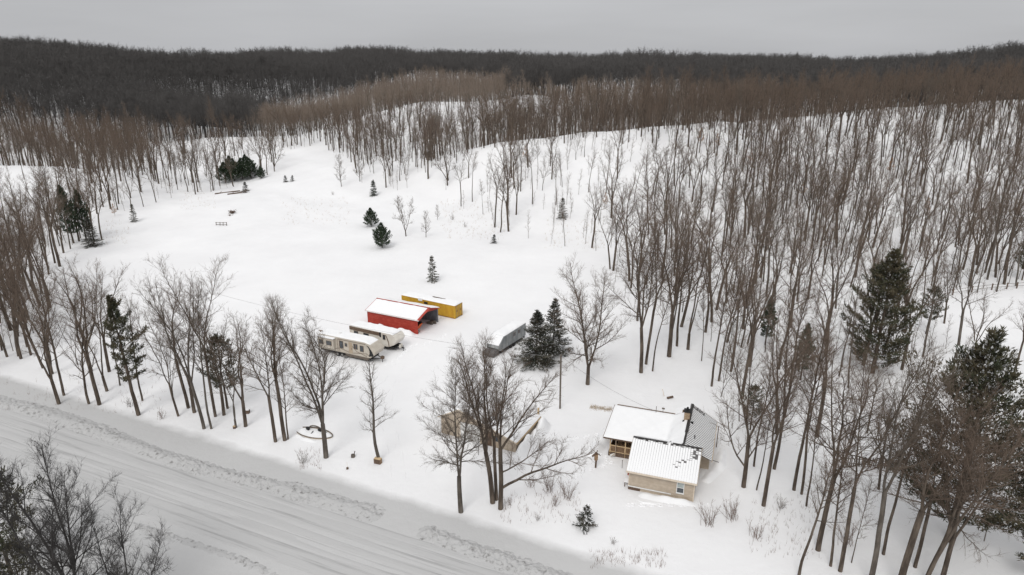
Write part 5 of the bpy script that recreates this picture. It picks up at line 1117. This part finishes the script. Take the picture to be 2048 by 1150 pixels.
# old round utility pole standing behind the camper nose
# ------------------------------------------------------------------ poles, wires
X, Y = at(1120, 817)
up_ = empty('utility_pole', (X, Y, 0), 0, 'plain wooden utility pole between the spruces and the house', 'pole')
hb().bar((0, 0, -.3), (-.05, 0, 8.0), .24, n=10).build('pole', M['wood_grey'], up_); hb().bar((-.05, -.15, 7.75), (-.05, .15, 7.75), .08).build('bracket', M['dark_metal'], up_)
def wire(name, a, b, sag, label, r_=.011):
    a, b = Vector(a), Vector(b); mb_ = hb(); P = [a.lerp(b, t / 14) - Vector((0, 0, sag * 4 * (t / 14) * (1 - t / 14))) for t in range(15)]
    for p, q in zip(P[:-1], P[1:]): mb_.bar(p, q, r_ * 2, n=4)
    tag(mb_.build(name, M['steel']), label, 'wire')
c1 = HP(1.1, 11.9)
wire('power_line', (X - .05, Y, 7.75), (c1[0], c1[1], 3.6), .6, 'thin wire sagging from the utility pole to the house roof')
wire('power_line', (X - .05, Y, 7.5), (-60, 112, 9.0), 1.6, 'long thin wire running from the utility pole across the yard')
# ------------------------------------------------------------------ fences
def H2(px, py): x, y = at(px, py); return x, y
a, b = H2(1683, 930), H2(1812, 941)
fe = empty('picket_fence', (a[0], a[1], 0), math.atan2(b[1] - a[1], b[0] - a[0]), 'weathered dark wooden picket fence among the trunks on the right', 'fence')
FL = math.dist(a, b); me = None; g = np.random.default_rng(2)
for k in range(34):
    x = k * FL / 33; hgt_ = g.choice([1.0, 1.04, .96])
    if me is None:
        o = hb().add([(-.055, -.015, -.1), (.055, -.015, -.1), (.055, -.015, 1.2), (0, -.015, 1.33), (-.055, -.015, 1.2), (-.055, .015, -.1), (.055, .015, -.1), (.055, .015, 1.2), (0, .015, 1.33), (-.055, .015, 1.2)], [(0, 1, 2, 3, 4), (9, 8, 7, 6, 5), (0, 5, 6, 1), (1, 6, 7, 2), (2, 7, 8, 3), (3, 8, 9, 4), (4, 9, 5, 0)]).build('picket', M['wood_grey'], fe); me = o.data
    else: o = link_mesh('picket', me, fe)
    o.location = (x, -.04, g.uniform(-.05, .05)); o.rotation_euler = (0, R(g.normal() * 3.5), 0); o.scale = (g.choice([1.0, 1.0, 1.5]), 1, hgt_)
for z in (.35, .95): hb().box(0, FL, -.02, .03, z - .04, z + .04).build('rail', M['wood_grey'], fe)
for k in range(4): x = k * FL / 3; hb().box(x - .05, x + .05, .03, .12, -.2, 1.15).build('post', M['wood_dark'], fe)
pts = [H2(1868, 596), H2(1905, 590), H2(1943, 585), H2(1983, 580), H2(2013, 578), H2(2033, 577), H2(2075, 573)]
rf = empty('rail_fence', (pts[0][0], pts[0][1], 0), 0, 'thin two-rail post fence bordering the clearing at the right edge', 'fence')
for i, (x, y) in enumerate(pts):
    hb().box(-.09, .09, -.09, .09, -.2, 1.35).build('post', M['wood_dark'], rf).location = (x - pts[0][0], y - pts[0][1], h1(x, y))
    if i:
        q = pts[i - 1]
        for z in (.55, 1.15): hb().bar((q[0] - pts[0][0], q[1] - pts[0][1], z + h1(*q)), (x - pts[0][0], y - pts[0][1], z + h1(x, y)), .07, n=6).build('rail', M['wood_grey'], rf)
# ------------------------------------------------------------------ yard things
t = empty('wooden_feeder', (*at(1191, 935), 0), .3, 'brown wooden bird feeder with crossed posts left of the house', 'feeder')
hb().bar((0, 0, -.2), (.05, 0, 1.15), .16).build('post', M['wood_dark'], t); hb().box(-.16, .2, -.13, .13, 1.0, 1.75).build('box', M['wood_orange'], t)
for s_ in (-1, 1): hb().bar((.02, 0, 1.95), (.02 + s_ * .5, 0, 1.55), .3, .05).build('roof_board', M['wood_dark'], t)
hb().bar((.02, 0, 1.9), (-.45, .1, 2.45), .05).build('stick', M['wood_dark'], t); hb().bar((.02, 0, 1.9), (.15, 0, 2.25), .08).build('finial', M['wood_dark'], t)
t = empty('yard_stake', (*at(1244, 936), 0), 0, 'thin upright stake in the snow left of the front wing', 'stake')
hb().bar((0, 0, -.2), (0, 0, 1.0), .07, n=6).build('shaft', M['steel'], t); hb().bar((0, 0, 1.0), (0, 0, 1.05), .1, n=6).build('tip', M['dark_metal'], t)
t = empty('tree_stump', (*at(706, 914), 0), .4, 'low dark stump in the snow between two roadside trees', 'stump')
hb().bar((0, 0, -.1), (.02, 0, .32), .5, n=9).build('stem', M['bark_grey'], t); hb().bar((.15, .1, .2), (.3, .15, .65), .1, n=6).build('shoot', M['bark'], t)
t = empty('yard_marker', (*at(695, 938), 0), .4, 'tiny brown marker post with a twig near the road bank', 'marker')
hb().box(-.12, .12, -.07, .07, -.1, .22).build('block', M['wood_dark'], t); hb().bar((0, 0, .2), (.0, 0, .9), .02, n=4).build('rod', M['wood_pale'], t)
t = empty('wooden_crate', (*at(757, 926), 0), HZ, 'brown wooden crate at the foot of the crooked sparse tree', 'crate')
for k in range(5): hb().box(-.45 + k * .17, -.30 + k * .17, -.28, -.24, .0, .62).build('board', M['wood_dark'], t)
hb().box(-.42, .38, -.24, .2, .0, .56).build('core', M['wood_orange'], t); hb().slab((-.45, -.28, .62), (.4, -.28, .62), (.4, .2, .62), (-.45, .2, .62), .04).build('lid', M['wood_pale'], t)
t = empty('cut_stump', (*at(471, 854), 0), 0, 'pale cut stump at the foot of the twin-stemmed roadside tree', 'stump')
hb().bar((0, -.3, -.1), (0, -.3, .3), .4, n=9).build('stem', M['wood_dark'], t); hb().bar((0, -.3, .3), (0, -.3, .32), .38, n=9).build('cut_face', M['wood_pale'], t)
t = empty('ground_bin', (*at(494, 826), 0), 0, 'small dark bin with snow on its lid behind the roadside trunks', 'bin')
hb().box(-.35, .35, -.25, .25, 0, .5).build('body', M['wood_dark'], t, .03); tag(hb().box(-.38, .38, -.28, .28, .5, .66).build('lid_snow', M['snow_clean'], t, .06), kind='stuff')
# snow-filled small boat
bx_, by_ = at(632, 868); boat = empty('small_boat', (bx_, by_, -.33), math.atan2(-.35, .93), 'snow-filled small boat beside the large roadside tree', 'boat')
Lb, wb = 4.9, 1.15; K = 22; V, Q = [], []
for i in range(K):
    t_ = i / (K - 1); hw = wb * (math.sin(math.pi * (t_ * .9 + .1)) ** .55 if t_ < 1 else 0) * (1 if t_ > .0 else 1); hw = max(hw, .02 if t_ > .9 else .02)
    x = (t_ - .5) * Lb; V += [(x, -hw, .48), (x, -hw * 1.06, .44), (x, -hw * .6, .0), (x, hw * .6, .0), (x, hw * 1.06, .44), (x, hw, .48)]
for i in range(K - 1):
    for j in range(5): Q.append((i * 6 + j, i * 6 + j + 1, (i + 1) * 6 + j + 1, (i + 1) * 6 + j))
link_mesh('hull', np_mesh('hull', V, [], Q, M['rv_tan'], True), boat)
gw = hb()
for s_ in (-1, 1):
    for i in range(K - 1):
        a, b = V[i * 6 + (0 if s_ < 0 else 5)], V[(i + 1) * 6 + (0 if s_ < 0 else 5)]; gw.bar((a[0], a[1], a[2] + .02), (b[0], b[1], b[2] + .02), .08, .06)
gw.build('gunwale', M['wood_grey'], boat)
V2, Q2 = [], []
for i in range(K):
    hw = abs(V[i * 6][1]) - .02
    for j in range(9): c = j / 4 - 1; V2.append((V[i * 6][0], c * hw, .36 + .3 * (1 - c * c) * (.6 + .4 * math.sin(i * .8)) + random.uniform(-.02, .02)))
for i in range(K - 1):
    for j in range(8): Q2.append((i * 9 + j, i * 9 + j + 1, (i + 1) * 9 + j + 1, (i + 1) * 9 + j))
tag(link_mesh('snow_fill', np_mesh('snow_fill', V2, [], Q2, M['snow_clean'], True), boat), kind='stuff')
for x, y in [(-1.45, .35), (.2, .55)]: hb().box(x - .2, x + .2, y - .16, y + .16, .45, .84).build('seat', M['black'], boat, .06)
wsx = hb()
for k in range(8): a0, a1 = 3.14 - k * .33, 3.14 - (k + 1) * .33; wsx.bar((-.6 + .95 * math.cos(a0), .75, .5 + .45 * math.sin(a0)), (-.6 + .95 * math.cos(a1), .75, .5 + .45 * math.sin(a1)), .12)
wsx.build('windshield_frame', M['wood_grey'], boat); hb().box(.7, 1.2, .2, .6, .4, .8).build('motor_cover', M['hull_grey'], boat, .08); hb().bar((-.4, -.5, .5), (-.2, -.2, .85), .08).build('handle', M['black'], boat)
# bare patch of dead grass
g = np.random.default_rng(6); pa = hb(); cx, cy = at(1202, 817)
for k in range(900):
    u, v_ = g.uniform(-1.5, 1.5), g.normal() * .33; c, s = math.cos(-.28), math.sin(-.28); x, y = cx + u * c - v_ * s, cy + u * s + v_ * c; a = g.uniform(0, 6.28); L = g.uniform(.1, .28)
    z = h1(x, y); pa.add([(x - .02, y, z), (x + .02, y, z), (x + L * math.cos(a), y + L * math.sin(a), z + g.uniform(.02, .09))], [(0, 1, 2)])
tag(pa.build('dead_grass', M['grass_dead']), 'patch of dead brown grass bare of snow behind the house', 'grass', kind='stuff')
# thin weeds poking out of the field and litter at the bank
def weeds(name, specs, m, label, cat, seed, hmax=.7, wd=.012):
    g = np.random.default_rng(seed); V, T = [], []
    for (pxa, pya, pxb, pyb, n) in specs:
        for k in range(n):
            x, y = ray_ground(g.uniform(pxa, pxb), g.uniform(pya, pyb)); z = h1(x, y)
            for q in range(int(g.integers(1, 4))):
                a = g.uniform(0, 6.28); L = g.uniform(.25, 1) * hmax; dx, dy = math.cos(a) * L * .35, math.sin(a) * L * .35; o = g.normal(size=2) * .12; k0 = len(V)
                V += [(x + o[0] - wd, y + o[1], z - .05), (x + o[0] + wd, y + o[1], z - .05), (x + o[0] + dx, y + o[1] + dy, z + L)]; T.append((k0, k0 + 1, k0 + 2))
    tag(link_mesh(name, np_mesh(name, V, T, [], M[m])), label, cat, kind='stuff')
weeds('field_weeds', [(560, 395, 700, 450, 160), (360, 380, 430, 420, 90), (880, 400, 1010, 480, 260), (1090, 440, 1210, 500, 160), (200, 440, 260, 490, 70), (1000, 300, 1040, 330, 20)], 'grass_dead', 'sparse dry weed stems poking through the field snow', 'weeds', 1, .9, .018)
weeds('bank_weeds', [(10, 760, 330, 830, 130), (1000, 990, 1160, 1050, 120), (1180, 1105, 1330, 1140, 150), (590, 900, 640, 940, 60), (1500, 1000, 1640, 1120, 160)], 'twig_red', 'reddish dry stems along the road bank and house yard', 'weeds', 2, .8, .012)
# fallen logs and brush piles in the upper field
def brush(px, py, n, r_, h_, m, label, seed, name='brush_pile'):
    g = np.random.default_rng(seed); x0, y0 = ray_ground(px, py); z0 = h1(x0, y0); e = empty(name, (x0, y0, z0), 0, label, 'brush pile'); mb_ = hb()
    for k in range(n):
        a = g.uniform(0, 6.28); L = g.uniform(.5, 1) * r_ * 1.3; o = g.normal(size=2) * r_ * .4; mb_.bar((o[0], o[1], g.uniform(0, h_ * .6)), (o[0] + L * math.cos(a), o[1] + L * math.sin(a), g.uniform(.1, h_)), g.uniform(.03, .12), n=5)
    tag(mb_.build('branches', M[m], e), kind='stuff'); return e
brush(465, 427, 60, .9, 1.1, 'wood_dark', 'dark brush pile alone in the upper field', 1); brush(489, 386, 50, 1.1, 1.2, 'wood_grey', 'brush pile at the right end of the fallen logs', 2)
brush(459, 432, 12, .5, .4, 'wood_dark', 'small tangle of sticks just left of the dark brush pile', 3)
for (a, b, lab) in [((430, 389), (480, 384), 'long fallen log lying behind, left of the brush pile'), ((455, 390), (484, 387), 'shorter fallen log lying in front, left of the brush pile')]:
    p, q = ray_ground(*a), ray_ground(*b); e = empty('fallen_log', (p[0], p[1], h1(*p)), 0, lab, 'log')
    hb().bar((0, 0, .25), (q[0] - p[0], q[1] - p[1], h1(*q) - h1(*p) + .4), .42, n=8).build('stem', M['wood_dark'], e); hb().bar((1.5, .2, .4), (2.3, .6, 1.1), .1, n=5).build('stub', M['wood_dark'], e)
x0, y0 = ray_ground(443, 452); e = empty('hurdle', (x0, y0, h1(x0, y0)), -.05, 'low open wooden frame standing alone in the field', 'frame')
for z in (.35, .85): hb().bar((-1.6, 0, z), (1.7, 0, z + .05), .1).build('rail', M['wood_grey'], e)
for x in (-1.5, -.4, .5, 1.5): hb().bar((x, 0, -.1), (x + .05, .1, 1.0), .12).build('leg', M['wood_grey'], e)
x0, y0 = at(1341, 797); e = empty('log_section', (x0, y0, 0), .2, 'short dark log section in the snow behind the house', 'log')
hb().bar((-.5, 0, .15), (.4, .1, .2), .3, n=8).build('stem', M['wood_dark'], e); hb().bar((-.6, .8, 0), (-.9, .9, 1.1), .05).build('stick', M['wood_pale'], e)
# ------------------------------------------------------------------ snow banks and the road
def grid_patch(name, s0, s1, n0, n1, ds, dn, f, m, label=None, kind='structure'):
    S, N = np.meshgrid(np.arange(s0, s1, ds), np.arange(n0, n1, dn)); X = R0.x + RU.x * S + RN.x * N; Y = R0.y + RU.y * S + RN.y * N; Z = hgt(X, Y) + f(S, N)
    i = np.arange(S.size).reshape(S.shape); q = np.stack([i[:-1, :-1], i[:-1, 1:], i[1:, 1:], i[1:, :-1]], -1).reshape(-1, 4)
    return tag(link_mesh(name, np_mesh(name, np.stack([X, Y, Z], -1).reshape(-1, 3), [], q, M[m], True)), label, kind=kind)
def road_material():
    m = mat('road_snow', (.47, .47, .47), .75, spec=.2); n, l = m.node_tree.nodes, m.node_tree.links; b = n['Principled BSDF']  # packed snow, its grey deepened by a darkening painted into the colour
    geo = n.new('ShaderNodeNewGeometry'); mp = n.new('ShaderNodeMapping'); mp.vector_type = 'POINT'; mp.inputs['Rotation'].default_value = (0, 0, math.atan2(.405, .914)); l.new(geo.outputs['Position'], mp.inputs[0])
    m2 = n.new('ShaderNodeMapping'); m2.inputs['Scale'].default_value = (.06, 1.7, 1); l.new(mp.outputs[0], m2.inputs[0])
    t = n.new('ShaderNodeTexNoise'); t.inputs['Scale'].default_value = 1.0; t.inputs['Detail'].default_value = 5; t.inputs['Roughness'].default_value = .7; l.new(m2.outputs[0], t.inputs['Vector'])
    r = n.new('ShaderNodeValToRGB'); r.color_ramp.elements[0].position = .30; r.color_ramp.elements[0].color = (.34, .34, .34, 1); r.color_ramp.elements[1].position = .48; r.color_ramp.elements[1].color = (.49, .49, .49, 1)
    l.new(t.outputs[0], r.inputs[0]); l.new(r.outputs[0], b.inputs['Base Color'])
    bp = n.new('ShaderNodeBump'); bp.inputs['Strength'].default_value = .5; bp.inputs['Distance'].default_value = .08; l.new(t.outputs[0], bp.inputs['Height']); l.new(bp.outputs[0], b.inputs['Normal'])
    return m
M['road_snow'] = road_material()
M['bank_snow'] = mat('bank_snow', (.24, .235, .23), .85, noise=1.8, second=(.47, .47, .47), lo=.33, hi=.46, bump=(3, .4, .08), spec=.15)
_rg = np.random.default_rng(21); RUT = [(_rg.uniform(-7.2, -.8), _rg.uniform(.08, .2), _rg.uniform(.02, .05), _rg.uniform(0, 6)) for _ in range(9)] + [(-5.0, .22, .06, 1), (-3.3, .22, .06, 1.2), (-4.6, .12, .05, 3)]
def ruts(S, N):
    z = np.full(S.shape, .03)
    for c, w_, d_, ph in RUT: z -= d_ * np.exp(-((N - c - .12 * np.sin(S * .08 + ph)) / w_) ** 2) * (.6 + .4 * np.sin(S * .31 + ph * 3))
    edge = np.clip((N + 8.6) / .5, 0, 1) * np.clip((.35 - N) / .5, 0, 1); return z * edge + (1 - edge) * -.06 + .0
grid_patch('road', -85, 95, -8.6, .4, .35, .07, ruts, 'road_snow')
def h_noise(S, N, seed, sc):
    g = np.random.default_rng(seed); T = g.random((64, 64)); u, v = S / sc, N / sc; i, j = np.floor(u).astype(int), np.floor(v).astype(int); fu, fv = u - i, v - j; fu = fu * fu * (3 - 2 * fu); fv = fv * fv * (3 - 2 * fv)
    A = lambda a, b: T[a % 64, b % 64]
    return (A(i, j) * (1 - fu) + A(i + 1, j) * fu) * (1 - fv) + (A(i, j + 1) * (1 - fu) + A(i + 1, j + 1) * fu) * fv
def bank(gap):
    def f(S, N):
        c = .9 + .5 * np.sin(S * .13); w_ = .75 + .35 * h_noise(S, N * 0, 3, 5); base = np.exp(-((N - c) / w_) ** 2) * .42
        lump = (h_noise(S, N, 1, .32) - .35) * .42 + (h_noise(S, N, 2, .14) - .5) * .22
        env = np.exp(-((N - c) / (w_ * 1.5)) ** 4) * (.25 + .9 * np.clip(h_noise(S, N, 5, 3.0) * 1.6 - .4, 0, 1))
        k = 1 - np.exp(-((S - gap[0]) / gap[1]) ** 6); return (base * .8 + lump * env) * k - .05
    return f
grid_patch('snow_bank', -62, 75, -.9, 3.3, .12, .08, bank((17.5, 3.2)), 'bank_snow')
def near_bank(S, N):
    c = -9.6 + .5 * np.sin(S * .2) - .04 * S; e = np.exp(-((S - 2) / 11) ** 6); lump = (h_noise(S, N, 8, .35) - .4) * .6 + (h_noise(S, N, 9, .15) - .5) * .3
    return (np.exp(-((N - c) / .45) ** 2) * (.1 + lump * np.clip(h_noise(S, N, 10, 2.5) * 2 - .5, 0, 1))) * e - .05
grid_patch('snow_bank', -14, 18, -11.5, -8.4, .1, .08, near_bank, 'bank_snow')
# driveway tracks joining the road
def track(pts, w_, dpt, name):
    P = [at(*p) for p in pts]
    for off in (-.8, .8):
        pp = []
        for i, p in enumerate(P):
            q = P[min(i + 1, len(P) - 1)]; o = P[max(i - 1, 0)]; d = unit(np.array(q) - np.array(o)); pp.append((p[0] - d[1] * off, p[1] + d[0] * off))
        drift(name, pp, w_, dpt, m='snow_clean' if 0 else 'ground', seed=int(off * 10) + 20)
track([(798, 1010), (795, 960), (797, 920), (806, 880)], .35, .05, 'wheel_track')
track([(1290, 780), (1240, 790), (1180, 800), (1120, 830)], .4, .05, 'wheel_track')
#@@END

drift('snow_drift', [(bx_ - 2.6, by_ + .1), (bx_ - 1.2, by_ - 1.25), (bx_ + .8, by_ - 2.0)], .9, .22, seed=31)
# trodden paths and vehicle tracks in the yard
track([(797, 960), (790, 900), (770, 830), (775, 770), (800, 730), (850, 690)], .4, .07, 'wheel_track')
track([(805, 880), (870, 850), (900, 885)], .35, .05, 'wheel_track')
g = np.random.default_rng(12); fp = hb()
def path(a, b, n, seed):
    g = np.random.default_rng(seed); A, Bq = at(*a), at(*b); L = math.dist(A, Bq)
    k = int(L / .6)
    for i in range(k):
        u = i / k; x = A[0] + (Bq[0] - A[0]) * u + .35 * math.sin(u * 7 + seed) + (-.13 if i % 2 else .13); y = A[1] + (Bq[1] - A[1]) * u + g.normal() * .05; z = h1(x, y) - .01
        r_ = .15; ring = [(x + r_ * math.cos(q) * 1.0, y + r_ * 1.5 * math.sin(q), z + .012) for q in np.arange(0, 6.28, 1.05)]; rim = [(x + r_ * 1.6 * math.cos(q), y + r_ * 2.2 * math.sin(q), z + .012) for q in np.arange(0, 6.28, 1.05)]; mid_ = [(x + r_ * 1.3 * math.cos(q), y + r_ * 1.85 * math.sin(q), z + .07 + g.uniform(-.02, .02)) for q in np.arange(0, 6.28, 1.05)]
        n_ = len(ring); fp.add(rim + mid_ + ring, [(j, (j + 1) % n_, n_ + (j + 1) % n_, n_ + j) for j in range(n_)] + [(n_ + j, n_ + (j + 1) % n_, 2 * n_ + (j + 1) % n_, 2 * n_ + j) for j in range(n_)])
path((1215, 925), (1130, 960), 0, 1); path((1215, 925), (1190, 870), 0, 2); path((1190, 870), (1060, 900), 0, 3); path((850, 690), (900, 665), 0, 4); path((1060, 900), (960, 935), 0, 5); path((770, 730), (840, 685), 0, 6); path((1250, 1010), (1420, 1010), 0, 7)
tag(fp.build('footprints', M['snow_clean']), 'lines of footprints trodden through the yard snow', 'footprints', kind='stuff')
